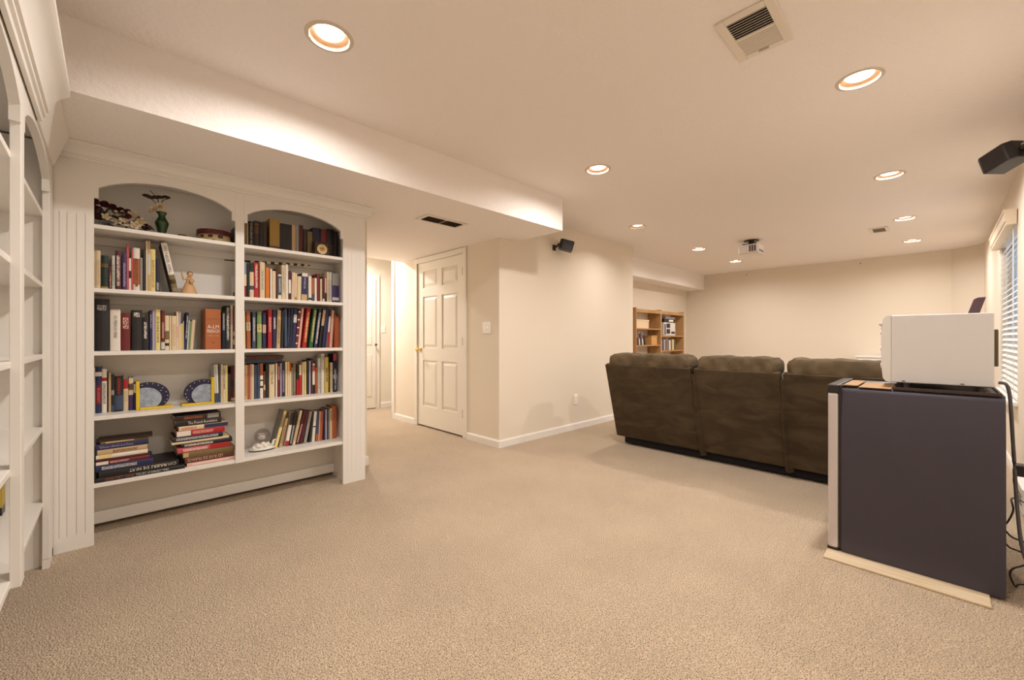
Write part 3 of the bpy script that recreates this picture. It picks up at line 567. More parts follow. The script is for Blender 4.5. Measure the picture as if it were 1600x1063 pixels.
 (0.9345, 0.0203, 0.2061, 0.0246, 3.25, 1.37, 0.13, (226, 205, 168), [], ('P', (226, 176, 162), 0.12, 0.75), 'cream pink paperback, fourteenth from right on second shelf, right bay', 'books on the second shelf of the right bay'),
 (0.9565, 0.0129, 0.2, 0.0237, 3.25, 1.37, 0.13, (226, 205, 168), [(0, 0.14, (168, 132, 60))], None, 'cream paperback with gold foot, thirteenth from right on second shelf, right bay', 'books on the second shelf of the right bay'),
 (0.9725, 0.0258, 0.182, 0.0236, 3.25, 1.37, 0.13, (226, 205, 168), [], None, 'thick cream paperback, twelfth from right on second shelf, right bay', 'books on the second shelf of the right bay'),
 (1.0015, 0.0387, 0.2091, 0.0253, 3.25, 1.37, 0.13, (38, 42, 84), [(0.88, 1, (236, 226, 212)), (0, 0.25, (200, 168, 126))], ('P', (176, 164, 190), 0.45, 0.85), 'navy paperback with white top, eleventh from right on second shelf, right bay', 'books on the second shelf of the right bay'),
 (1.0515, 0.0203, 0.192, 0.0, 3.25, 1.37, 0.13, (236, 226, 212), [(0.08, 0.16, (30, 26, 28))], None, 'white paperback with black mark, tenth from right on second shelf, right bay', 'books on the second shelf of the right bay'),
 (1.0745, 0.0175, 0.179, 0.0, 3.25, 1.37, 0.13, (176, 92, 52), [(0, 0.35, (62, 76, 100))], None, 'rust and blue paperback, ninth from right on second shelf, right bay', 'books on the second shelf of the right bay'),
 (1.0945, 0.0147, 0.181, 0.0, 3.25, 1.37, 0.13, (236, 226, 212), [], None, 'white paperback, eighth from right on second shelf, right bay', 'books on the second shelf of the right bay'),
 (1.1115, 0.0203, 0.215, 0.0, 3.25, 1.37, 0.152, (110, 28, 30), [], None, 'dark red tall hardback, seventh from right on second shelf, right bay', 'books on the second shelf of the right bay'),
 (1.1345, 0.0129, 0.18, 0.0, 3.25, 1.37, 0.13, (226, 205, 168), [], None, 'short cream paperback, sixth from right on second shelf, right bay', 'books on the second shelf of the right bay'),
 (1.1515, 0.0138, 0.197, 0.0, 3.25, 1.37, 0.13, (82, 26, 32), [(0, 0.15, (236, 226, 212))], None, 'maroon paperback, fifth from right on second shelf, right bay', 'books on the second shelf of the right bay'),
 (1.1675, 0.0129, 0.188, 0.0, 3.25, 1.37, 0.13, (226, 176, 162), [(0.05, 0.4, (30, 26, 28))], None, 'pale pink paperback, fourth from right on second shelf, right bay', 'books on the second shelf of the right bay'),
 (1.1845, 0.0147, 0.237, 0.0, 3.25, 1.37, 0.13, (226, 205, 168), [], ('P', (150, 146, 140), 0.12, 0.75), 'tall cream paperback, third from right on second shelf, right bay', 'books on the second shelf of the right bay'),
 (1.2025, 0.0166, 0.237, 0.0, 3.25, 1.37, 0.13, (206, 206, 200), [], ('P', (150, 146, 140), 0.12, 0.75), 'tall light grey paperback, second from right on second shelf, right bay', 'books on the second shelf of the right bay'),
 (1.2235, 0.0498, 0.231, 0.0, 3.25, 1.37, 0.13, (66, 44, 92), [(0.6, 1, (150, 146, 140)), (0.1, 0.2, (206, 206, 200))], None, 'wide plum grey picture book, rightmost on second shelf, right bay', 'books on the second shelf of the right bay'),
 (0.6275, 0.024, 0.251, -0.014, 3.25, 1.03, 0.13, (226, 205, 168), [], ('P', (30, 26, 28), 0.4, 0.95), 'cream paperback with black title, first from left on third shelf, right bay', 'books on the third shelf of the right bay'),
 (0.6585, 0.023, 0.25, -0.014, 3.25, 1.03, 0.13, (172, 98, 52), [(0.49, 0.71, (226, 205, 168))], ('P', (96, 56, 36), 0.5, 0.7), 'orange paperback with cream label, second from left on third shelf, right bay', 'books on the third shelf of the right bay'),
 (0.6905, 0.0203, 0.251, 0.0, 3.25, 1.03, 0.13, (62, 76, 100), [], ('P', (206, 206, 200), 0.2, 0.85), 'slate blue book, third from left on third shelf, right bay', 'books on the third shelf of the right bay'),
 (0.7195, 0.0267, 0.252, 0.0, 3.25, 1.03, 0.13, (120, 146, 94), [(0.45, 0.66, (232, 214, 140))], ('P', (46, 96, 52), 0.47, 0.64), 'sage green book with cream label, fourth from left on third shelf, right bay', 'books on the third shelf of the right bay'),
 (0.7525, 0.0203, 0.249, 0.0, 3.25, 1.03, 0.13, (38, 42, 84), [(0.43, 0.66, (226, 176, 162))], ('P', (150, 146, 140), 0.45, 0.65), 'navy book with pink label, fifth from left on third shelf, right bay', 'books on the third shelf of the right bay'),
 (0.7855, 0.024, 0.271, 0.0, 3.25, 1.03, 0.152, (178, 34, 36), [], ('P', (226, 176, 162), 0.42, 0.8), 'bright red book, sixth from left on third shelf, right bay', 'books on the third shelf of the right bay'),
 (0.8155, 0.0203, 0.272, 0.0, 3.25, 1.03, 0.13, (38, 42, 84), [], ('P', (236, 226, 212), 0.5, 0.8), 'indigo book with white title, seventh from left on third shelf, right bay', 'books on the third shelf of the right bay'),
 (0.8385, 0.0221, 0.2701, 0.026, 3.25, 1.03, 0.13, (200, 168, 126), [], ('P', (120, 104, 60), 0.12, 0.75), 'tan book, eighth from left on third shelf, right bay', 'books on the third shelf of the right bay'),
 (0.8655, 0.0166, 0.2681, 0.026, 3.25, 1.03, 0.13, (30, 26, 28), [], None, 'thin black book, ninth from left on third shelf, right bay', 'books on the third shelf of the right bay'),
 (0.8896, 0.0166, 0.29, 0.0, 3.25, 1.03, 0.13, (26, 28, 56), [(0.05, 0.95, (62, 76, 100))], None, 'navy book with silver edge, tenth from left on third shelf, right bay', 'books on the third shelf of the right bay'),
 (0.9068, 0.0138, 0.2861, 0.0312, 3.25, 1.03, 0.13, (26, 28, 56), [], ('P', (62, 76, 100), 0.12, 0.75), 'thin navy book with silver print, eleventh from left on third shelf, right bay', 'books on the third shelf of the right bay'),
 (0.9213, 0.0147, 0.2902, 0.0437, 3.25, 1.03, 0.13, (26, 28, 56), [], None, 'plain blue black book, twelfth from left on third shelf, right bay', 'books on the third shelf of the right bay'),
 (0.9366, 0.0212, 0.2917, 0.061, 3.25, 1.03, 0.13, (38, 42, 84), [(0.63, 0.83, (206, 206, 200))], None, 'navy book with white label, twelfth from right on third shelf, right bay', 'books on the third shelf of the right bay'),
 (0.9595, 0.0147, 0.2879, 0.0853, 3.25, 1.03, 0.13, (110, 28, 30), [(0.9, 0.93, (236, 226, 212)), (0.7, 0.73, (236, 226, 212)), (0.5, 0.53, (236, 226, 212)), (0.3, 0.33, (236, 226, 212)), (0.1, 0.13, (236, 226, 212))], None, 'dark red book with white dots, eleventh from right on third shelf, right bay', 'books on the third shelf of the right bay'),
 (0.9765, 0.0147, 0.2897, 0.0965, 3.25, 1.03, 0.13, (226, 176, 162), [], None, 'cream pink book, tenth from right on third shelf, right bay', 'books on the third shelf of the right bay'),
 (1.0085, 0.0257, 0.2935, 0.1094, 3.25, 1.03, 0.13, (178, 34, 36), [], ('P', (232, 214, 140), 0.15, 0.9), 'leaning red orange guide, ninth from right on third shelf, right bay', 'books on the third shelf of the right bay'),
 (1.0545, 0.0247, 0.2961, 0.1145, 3.25, 1.03, 0.13, (46, 96, 52), [], ('P', (232, 214, 140), 0.15, 0.95), 'leaning green guide, eighth from right on third shelf, right bay', 'books on the third shelf of the right bay'),
 (1.0895, 0.022, 0.2942, 0.1199, 3.25, 1.03, 0.13, (38, 42, 84), [], ('P', (236, 226, 212), 0.1, 0.9), 'leaning navy guide, seventh from right on third shelf, right bay', 'books on the third shelf of the right bay'),
 (1.1205, 0.0201, 0.2961, 0.1231, 3.25, 1.03, 0.13, (30, 26, 28), [(0.56, 0.97, (200, 168, 126))], None, 'leaning black book with tan label, sixth from right on third shelf, right bay', 'books on the third shelf of the right bay'),
 (1.1475, 0.0257, 0.2974, 0.1032, 3.25, 1.03, 0.13, (38, 42, 84), [], None, 'leaning indigo book, fifth from right on third shelf, right bay', 'books on the third shelf of the right bay'),
 (1.1805, 0.0119, 0.2385, 0.0836, 3.25, 1.03, 0.13, (236, 226, 212), [(0, 0.5, (178, 34, 36))], None, 'short leaning white and red book, fourth from right on third shelf, right bay', 'books on the third shelf of the right bay'),
 (1.2025, 0.0193, 0.2845, 0.0614, 3.25, 1.03, 0.13, (226, 176, 162), [], None, 'pink white book, third from right on third shelf, right bay', 'books on the third shelf of the right bay'),
 (1.2399, 0.0101, 0.254, 0.0, 3.25, 1.03, 0.13, (176, 92, 52), [], None, 'thin rust book, second from right on third shelf, right bay', 'books on the third shelf of the right bay'),
 (1.2506, 0.0249, 0.241, 0.0, 3.25, 1.03, 0.13, (176, 92, 52), [], None, 'tan orange book, rightmost on third shelf, right bay', 'books on the third shelf of the right bay'),
 (0.6194, 0.0133, 0.231, 0.0, 3.29, 0.682, 0.112, (30, 26, 28), [], ('P', (150, 146, 140), 0.12, 0.75), 'black book, first from left on fourth shelf, right bay', 'books on the fourth shelf of the right bay'),
 (0.6374, 0.0115, 0.207, 0.0, 3.29, 0.682, 0.112, (200, 168, 126), [], None, 'short beige book, second from left on fourth shelf, right bay', 'books on the fourth shelf of the right bay'),
 (0.6524, 0.0195, 0.236, 0.0, 3.29, 0.682, 0.112, (200, 168, 126), [], ('P', (176, 92, 52), 0.12, 0.75), 'tan paperback, third from left on fourth shelf, right bay', 'books on the fourth shelf of the right bay'),
 (0.6744, 0.0115, 0.237, 0.0, 3.29, 0.682, 0.112, (176, 92, 52), [], None, 'maroon rust book, fourth from left on fourth shelf, right bay', 'books on the fourth shelf of the right bay'),
 (0.6884, 0.0062, 0.242, 0.0, 3.29, 0.682, 0.112, (226, 176, 162), [], None, 'pink tan book, fifth from left on fourth shelf, right bay', 'books on the fourth shelf of the right bay'),
 (0.6964, 0.0124, 0.239, 0.0, 3.29, 0.682, 0.112, (226, 205, 168), [], None, 'cream book, sixth from left on fourth shelf, right bay', 'books on the fourth shelf of the right bay'),
 (0.7114, 0.0159, 0.234, 0.0, 3.29, 0.682, 0.112, (62, 76, 100), [], None, 'navy book, seventh from left on fourth shelf, right bay', 'books on the fourth shelf of the right bay'),
 (0.7304, 0.0133, 0.24, 0.0, 3.29, 0.682, 0.112, (62, 76, 100), [], None, 'slate blue book, eighth from left on fourth shelf, right bay', 'books on the fourth shelf of the right bay'),
 (0.7464, 0.0177, 0.241, 0.0, 3.29, 0.682, 0.112, (236, 226, 212), [(0.66, 1, (176, 92, 52)), (0.3, 0.36, (30, 26, 28)), (0.5, 0.54, (30, 26, 28))], None, 'white book with orange top, ninth from left on fourth shelf, right bay', 'books on the fourth shelf of the right bay'),
 (0.7674, 0.0115, 0.187, 0.0, 3.29, 0.682, 0.112, (96, 56, 36), [(0.3, 0.5, (200, 168, 126))], None, 'patterned brown book, tenth from left on fourth shelf, right bay', 'books on the fourth shelf of the right bay'),
 (0.7804, 0.0186, 0.234, 0.0, 3.29, 0.682, 0.112, (30, 26, 28), [], None, 'plain black book, eleventh from left on fourth shelf, right bay', 'books on the fourth shelf of the right bay'),
 (0.8024, 0.0345, 0.234, 0.0, 3.29, 0.682, 0.112, (226, 205, 168), [], ('P', (120, 104, 60), 0.4, 0.78), 'thick beige paperback, twelfth from left on fourth shelf, right bay', 'books on the fourth shelf of the right bay'),
 (0.8444, 0.0088, 0.24, 0.0, 3.29, 0.682, 0.112, (236, 226, 212), [], None, 'white and pink book, thirteenth from left on fourth shelf, right bay', 'books on the fourth shelf of the right bay'),
 (0.8554, 0.015, 0.241, 0.0, 3.29, 0.682, 0.112, (110, 28, 30), [], ('P', (226, 176, 162), 0.5, 0.9), 'maroon book, fourteenth from left on fourth shelf, right bay', 'books on the fourth shelf of the right bay'),
 (0.8734, 0.0088, 0.241, 0.0, 3.29, 0.682, 0.112, (176, 164, 190), [], None, 'lavender book, fifteenth from left on fourth shelf, right bay', 'books on the fourth shelf of the right bay'),
 (0.8834, 0.0195, 0.2495, 0.0, 3.29, 0.682, 0.112, (30, 26, 28), [], ('P', (176, 164, 190), 0.12, 0.75), 'tall blue black book, sixteenth from left on fourth shelf, right bay', 'books on the fourth shelf of the right bay'),
 (0.9054, 0.015, 0.249, 0.0, 3.29, 0.682, 0.112, (226, 205, 168), [], None, 'cream book, seventeenth from left on fourth shelf, right bay', 'books on the fourth shelf of the right bay'),
 (0.9234, 0.0106, 0.248, 0.0, 3.29, 0.682, 0.112, (226, 205, 168), [(0.72, 1, (222, 196, 92))], None, 'cream book with yellow top, eighteenth from left on fourth shelf, right bay', 'books on the fourth shelf of the right bay'),
 (0.9354, 0.0106, 0.247, 0.0, 3.29, 0.682, 0.112, (226, 205, 168), [(0.72, 1, (178, 34, 36))], None, 'cream book with red top, eighteenth from right on fourth shelf, right bay', 'books on the fourth shelf of the right bay'),
 (0.9484, 0.0062, 0.205, 0.0, 3.29, 0.682, 0.112, (150, 146, 140), [], None, 'thin grey book, seventeenth from right on fourth shelf, right bay', 'books on the fourth shelf of the right bay'),
 (0.9564, 0.0195, 0.232, 0.0, 3.29, 0.682, 0.112, (120, 104, 60), [], ('P', (150, 146, 140), 0.12, 0.75), 'olive grey book, sixteenth from right on fourth shelf, right bay', 'books on the fourth shelf of the right bay'),
 (0.9814, 0.0142, 0.228, 0.0, 3.29, 0.682, 0.112, (30, 26, 28), [(0, 0.5, (178, 34, 36))], None, 'black book with red foot, fifteenth from right on fourth shelf, right bay', 'books on the fourth shelf of the right bay'),
 (0.9984, 0.0168, 0.223, 0.0, 3.29, 0.682, 0.112, (178, 34, 36), [(0.66, 1, (226, 205, 168))], None, 'red book with cream top, fourteenth from right on fourth shelf, right bay', 'books on the fourth shelf of the right bay'),
 (1.0204, 0.0106, 0.239, 0.0, 3.29, 0.682, 0.112, (226, 205, 168), [], None, 'cream paperback, thirteenth from right on fourth shelf, right bay', 'books on the fourth shelf of the right bay'),
 (1.0344, 0.0133, 0.245, 0.0, 3.29, 0.682, 0.112, (232, 214, 140), [], ('P', (200, 168, 126), 0.12, 0.75), 'pale yellow paperback, twelfth from right on fourth shelf, right bay', 'books on the fourth shelf of the right bay'),
 (1.0514, 0.0142, 0.254, 0.0, 3.29, 0.682, 0.112, (30, 26, 28), [], None, 'black book, eleventh from right on fourth shelf, right bay', 'books on the fourth shelf of the right bay'),
 (1.0684, 0.0106, 0.25, 0.0, 3.29, 0.682, 0.112, (176, 164, 190), [], None, 'lavender book, tenth from right on fourth shelf, right bay', 'books on the fourth shelf of the right bay'),
 (1.0824, 0.0088, 0.266, 0.0, 3.29, 0.682, 0.112, (56, 36, 28), [], None, 'tall dark brown book, ninth from right on fourth shelf, right bay', 'books on the fourth shelf of the right bay'),
 (1.0924, 0.0168, 0.227, 0.0, 3.29, 0.682, 0.112, (236, 226, 212), [(0, 0.3, (30, 26, 28)), (0.75, 0.95, (196, 84, 92))], None, 'white book with black ends, eighth from right on fourth shelf, right bay', 'books on the fourth shelf of the right bay'),
 (1.1124, 0.0142, 0.196, 0.0, 3.29, 0.682, 0.112, (176, 92, 52), [], None, 'short rust book, seventh from right on fourth shelf, right bay', 'books on the fourth shelf of the right bay'),
 (1.1304, 0.0212, 0.269, 0.0, 3.29, 0.682, 0.112, (206, 206, 200), [], ('P', (150, 146, 140), 0.12, 0.75), 'silver grey book, sixth from right on fourth shelf, right bay', 'books on the fourth shelf of the right bay'),
 (1.1564, 0.0221, 0.3, 0.0, 3.29, 0.682, 0.112, (236, 226, 212), [], ('P', (150, 146, 140), 0.6, 0.95), 'tall white book, fifth from right on fourth shelf, right bay', 'books on the fourth shelf of the right bay'),
 (1.1834, 0.0257, 0.273, 0.0, 3.29, 0.682, 0.112, (222, 196, 92), [], ('P', (30, 26, 28), 0.3, 0.7), 'bright yellow book, fourth from right on fourth shelf, right bay', 'books on the fourth shelf of the right bay'),
 (1.2134, 0.008, 0.229, 0.0, 3.29, 0.682, 0.112, (96, 56, 36), [], None, 'thin brown book, third from right on fourth shelf, right bay', 'books on the fourth shelf of the right bay'),
 (1.2234, 0.0177, 0.23, 0.0, 3.29, 0.682, 0.112, (226, 205, 168), [], ('P', (150, 146, 140), 0.12, 0.75), 'cream book, second from right on fourth shelf, right bay', 'books on the fourth shelf of the right bay'),
 (1.2464, 0.0265, 0.298, 0.0, 3.29, 0.682, 0.112, (26, 28, 56), [(0.82, 1, (196, 84, 92)), (0.35, 0.45, (176, 164, 190))], ('P', (206, 206, 200), 0.05, 0.6), 'dark book with magenta top, rightmost on fourth shelf, right bay', 'books on the fourth shelf of the right bay'),
 (0.8295, 0.0197, 0.2624, 0.2484, 3.28, 0.322, 0.12, (150, 146, 140), [(0, 1, (232, 214, 140)), (0.55, 0.9, (226, 205, 168))], None, 'leaning yellow book with grey cover, first from left on bottom shelf, right bay', 'books on the bottom shelf of the right bay'),
 (0.8625, 0.0189, 0.204, 0.2069, 3.28, 0.322, 0.122, (200, 168, 126), [], ('P', (96, 56, 36), 0.12, 0.75), 'leaning tan book, second from left on bottom shelf, right bay', 'books on the bottom shelf of the right bay'),
 (0.9005, 0.0218, 0.2429, 0.1681, 3.28, 0.322, 0.122, (236, 226, 212), [(0.62, 1, (56, 36, 28)), (0, 0.15, (178, 34, 36))], None, 'leaning white book with brown top, third from left on bottom shelf, right bay', 'books on the bottom shelf of the right bay'),
 (0.9265, 0.0182, 0.2403, 0.1672, 3.28, 0.322, 0.122, (30, 26, 28), [], ('P', (206, 206, 200), 0.05, 0.6), 'leaning black book, fourth from left on bottom shelf, right bay', 'books on the bottom shelf of the right bay'),
 (0.9505, 0.0171, 0.2481, 0.2066, 3.28, 0.322, 0.122, (226, 205, 168), [], ('P', (168, 132, 60), 0.12, 0.75), 'leaning cream book, fifth from left on bottom shelf, right bay', 'books on the bottom shelf of the right bay'),
 (0.9705, 0.0188, 0.2462, 0.2366, 3.28, 0.322, 0.122, (82, 26, 32), [], ('P', (226, 176, 162), 0.05, 0.6), 'leaning maroon book, sixth from left on bottom shelf, right bay', 'books on the bottom shelf of the right bay'),
 (0.9949, 0.0207, 0.2392, 0.2187, 3.28, 0.322, 0.122, (82, 26, 32), [], None, 'leaning dark maroon book, seventh from left on bottom shelf, right bay', 'books on the bottom shelf of the right bay'),
 (1.027, 0.0191, 0.232, 0.1766, 3.28, 0.322, 0.122, (150, 146, 140), [], None, 'leaning grey brown book, eighth from left on bottom shelf, right bay', 'books on the bottom shelf of the right bay'),
 (1.0609, 0.0128, 0.2255, 0.1169, 3.28, 0.322, 0.122, (30, 26, 28), [], None, 'leaning black paperback, ninth from left on bottom shelf, right bay', 'books on the bottom shelf of the right bay'),
 (1.0847, 0.0193, 0.2263, 0.0712, 3.28, 0.322, 0.122, (236, 226, 212), [(0.48, 0.52, (30, 26, 28))], None, 'white book with black mark, tenth from left on bottom shelf, right bay', 'books on the bottom shelf of the right bay'),
 (1.111, 0.0184, 0.2233, 0.0432, 3.28, 0.322, 0.122, (62, 76, 100), [(0, 0.24, (172, 98, 52))], None, 'grey book with orange foot, ninth from right on bottom shelf, right bay', 'books on the bottom shelf of the right bay'),
 (1.131, 0.0074, 0.2211, 0.039, 3.28, 0.322, 0.122, (226, 176, 162), [], None, 'thin cream book, eighth from right on bottom shelf, right bay', 'books on the bottom shelf of the right bay'),
 (1.1401, 0.0193, 0.2211, 0.0339, 3.28, 0.322, 0.122, (176, 92, 52), [], None, 'rust book, seventh from right on bottom shelf, right bay', 'books on the bottom shelf of the right bay'),
 (1.1675, 0.0138, 0.222, 0.0, 3.28, 0.322, 0.122, (26, 28, 56), [], None, 'dark navy book, sixth from right on bottom shelf, right bay', 'books on the bottom shelf of the right bay'),
 (1.1819, 0.0129, 0.232, 0.0, 3.28, 0.322, 0.122, (176, 164, 190), [], None, 'light blue grey book, fifth from right on bottom shelf, right bay', 'books on the bottom shelf of the right bay'),
 (1.1954, 0.0092, 0.236, 0.0, 3.28, 0.322, 0.122, (30, 26, 28), [], None, 'thin black book, fourth from right on bottom shelf, right bay', 'books on the bottom shelf of the right bay'),
 (1.2053, 0.0111, 0.227, 0.0, 3.28, 0.322, 0.122, (150, 146, 140), [], None, 'thin grey book, third from right on bottom shelf, right bay', 'books on the bottom shelf of the right bay'),
 (1.2169, 0.0166, 0.236, 0.0, 3.28, 0.322, 0.122, (226, 205, 168), [], ('P', (30, 26, 28), 0.6, 0.95), 'cream book with black print, second from right on bottom shelf, right bay', 'books on the bottom shelf of the right bay'),
 (1.2341, 0.0341, 0.25, 0.0, 3.28, 0.322, 0.122, (176, 92, 52), [], None, 'thick rust brown book, rightmost on bottom shelf, right bay', 'books on the bottom shelf of the right bay'),
]
FLATS = [
 (-0.057, 0.377, 0.3222, 0.023, 3.15, 0.26, (30, 26, 28), [], [('T', (176, 92, 52), 0.09, 0.4, 'CHAUVET CAVE', 0), ('T', (206, 206, 200), 0.42, 0.8, 'THE ART OF EARLIEST TIMES', 0)], 0, 'long black art book, bottom of left pile, left bay', 'books lying in the left pile'),
 (-0.047, 0.337, 0.3456, 0.034, 3.15, 0.25, (30, 26, 28), [], [('T', (236, 226, 212), 0.36, 0.97, 'COURRIERS DE NUIT', 1)], 0, 'dark grey art book, second from bottom in left pile, left bay', 'books lying in the left pile'),
 (-0.059, 0.236, 0.38, 0.034, 3.15, 0.2, (38, 42, 84), [], [('P', (206, 206, 200), 0.1, 0.7)], 0, 'navy blue book, third from bottom in left pile, left bay', 'books lying in the left pile'),
 (-0.057, 0.218, 0.4144, 0.02, 3.15, 0.19, (110, 28, 30), [(0, 0.22, (236, 226, 212))], [('P', (226, 176, 162), 0.25, 0.6)], 0, 'red and white book, fourth from bottom in left pile, left bay', 'books lying in the left pile'),
 (-0.058, 0.216, 0.4348, 0.013, 3.15, 0.19, (82, 26, 32), [], None, 0, 'thin dark maroon book, fifth from bottom in left pile, left bay', 'books lying in the left pile'),
 (-0.057, 0.209, 0.4482, 0.02, 3.15, 0.19, (236, 226, 212), [(0.05, 0.3, (232, 214, 140))], None, 0, 'white book with yellow label, sixth from bottom in left pile, left bay', 'books lying in the left pile'),
 (-0.052, 0.202, 0.4686, 0.028, 3.15, 0.18, (200, 168, 126), [], [('P', (96, 56, 36), 0.3, 0.8)], 0, 'tan paperback, seventh from bottom in left pile, left bay', 'books lying in the left pile'),
 (-0.058, 0.213, 0.497, 0.03, 3.15, 0.19, (38, 42, 84), [], [('T', (176, 164, 190), 0.06, 0.7, 'Tableaux culturels de la France', 0)], 0, 'dark indigo book with white title, eighth from bottom in left pile, left bay', 'books lying in the left pile'),
 (-0.04, 0.192, 0.5274, 0.012, 3.15, 0.15, (120, 104, 60), [(0.1, 0.7, (200, 168, 126))], None, 0, 'thin olive booklet, ninth from bottom in left pile, left bay', 'books lying in the left pile'),
 (-0.052, 0.224, 0.5398, 0.008, 3.15, 0.13, (56, 36, 28), [], None, -0.05, 'thin dark magazine, top of left pile, left bay', 'books lying in the left pile'),
 (0.331, 0.238, 0.3222, 0.02, 3.17, 0.2, (226, 176, 162), [], [('P', (236, 226, 212), 0.1, 0.9)], 0, 'pale pink tan book, bottom of right pile, left bay', 'books lying in the right pile'),
 (0.322, 0.251, 0.3426, 0.036, 3.17, 0.2, (96, 56, 36), [], [('T', (226, 176, 162), 0.05, 0.75, 'LES ROIS DE FRANCE', 1)], 0, 'brown book with upturned title, second from bottom in right pile, left bay', 'books lying in the right pile'),
 (0.313, 0.263, 0.379, 0.03, 3.17, 0.2, (120, 104, 60), [(0, 0.1, (200, 168, 126))], None, 0, 'dark olive book, third from bottom in right pile, left bay', 'books lying in the right pile'),
 (0.286, 0.266, 0.4094, 0.03, 3.17, 0.2, (196, 84, 92), [(0.6, 1, (178, 34, 36))], [('P', (236, 226, 212), 0.1, 0.55)], 0, 'red and pink book, fourth from bottom in right pile, left bay', 'books lying in the right pile'),
 (0.307, 0.255, 0.4398, 0.025, 3.17, 0.2, (30, 26, 28), [], [('P', (236, 226, 212), 0.05, 0.6)], 0, 'black book with white lettering, fifth from bottom in right pile, left bay', 'books lying in the right pile'),
 (0.259, 0.286, 0.4652, 0.013, 3.17, 0.21, (226, 205, 168), [], None, 0, 'thin cream book, sixth from bottom in right pile, left bay', 'books lying in the right pile'),
 (0.268, 0.243, 0.4786, 0.03, 3.17, 0.2, (26, 28, 56), [], [('P', (206, 206, 200), 0.05, 0.9)], 0, 'navy black paperback, seventh from bottom in right pile, left bay', 'books lying in the right pile'),
 (0.283, 0.238, 0.509, 0.034, 3.17, 0.2, (178, 34, 36), [(0, 0.28, (236, 226, 212))], [('P', (226, 176, 162), 0.32, 0.75)], 0, 'white and red book, eighth from bottom in right pile, left bay', 'books lying in the right pile'),
 (0.293, 0.245, 0.5434, 0.026, 3.17, 0.2, (226, 205, 168), [(0.5, 1, (38, 42, 84))], [('P', (196, 84, 92), 0.05, 0.35)], 0, 'cream and blue book, ninth from bottom in right pile, left bay', 'books lying in the right pile'),
 (0.28, 0.224, 0.5698, 0.034, 3.17, 0.2, (30, 26, 28), [], [('T', (236, 226, 212), 0.25, 0.9, 'The French Revolution', 0)], 0, 'black history book, tenth from bottom in right pile, left bay', 'books lying in the right pile'),
 (0.271, 0.23, 0.6042, 0.03, 3.17, 0.2, (56, 36, 28), [(0.7, 0.95, (150, 146, 140))], [('P', (176, 92, 52), 0.2, 0.6)], 0, 'dark brown book, top of right pile, left bay', 'books lying in the right pile'),
 (0.656, 0.23, 0.9322, 0.022, 3.29, 0.11, (62, 76, 100), [], None, 0, 'slate blue book lying across upright books, bottom of pair, right bay', 'books lying across the fourth shelf row'),
 (0.664, 0.23, 0.9546, 0.024, 3.29, 0.108, (96, 56, 36), [(0.2, 0.23, (56, 36, 28)), (0.5, 0.53, (56, 36, 28)), (0.8, 0.83, (56, 36, 28))], None, 0, 'brown leather book lying across upright books, top of pair, right bay', 'books lying across the fourth shelf row'),
]
def spine_arc(w, bulge, n=4):
    return [(w*k/n, -bulge*(1-(2*k/n-1)**2)) for k in range(n+1)]
def make_book(name, w, h, d, col, bands, box=False):
    """book standing up: x width, y depth (spine at y=0), z height; cover is the thing, page block a part"""
    bulge = 0 if box or w < .012 else min(.004, w*.13); arc = spine_arc(w, bulge)
    mb = MB(); n = len(arc); t = .0018 if w > .01 else .0008
    out = arc+[(w, d), (w-t, d), (w-t, .004), (t, .004), (t, d), (0, d)]
    # spine and boards as two convex-ish pieces
    sp = arc+[(w, .004), (0, .004)]
    mb.prism(sp, 'z', 0, h); mb.box(0, t, .004, d, 0, h); mb.box(w-t, w, .004, d, 0, h)
    if box: mb.box(t, w-t, .004, d, h-.003, h).box(t, w-t, .004, d, 0, .003)
    o = mb.build(name, bookmat(col), local=True)
    g = .004 if h > .05 else .0
    B(t, w-t, .0045, d-.003, .003, h-.004).build('pages', 'pages', o, local=True)
    for f0, f1, c in bands:
        q = [(x, y-.0004) for x, y in arc]; m2 = MB(); z0 = max(.0005, f0*h); z1 = min(h-.0005, f1*h)
        m2.v = [(x, y, z0) for x, y in q]+[(x, y, z1) for x, y in q]; m2.f = [(i, i+1, i+1+n, i+n) for i in range(n-1)]
        m2.build('spine_band', bookmat(c), o, local=True)
    return o, bulge
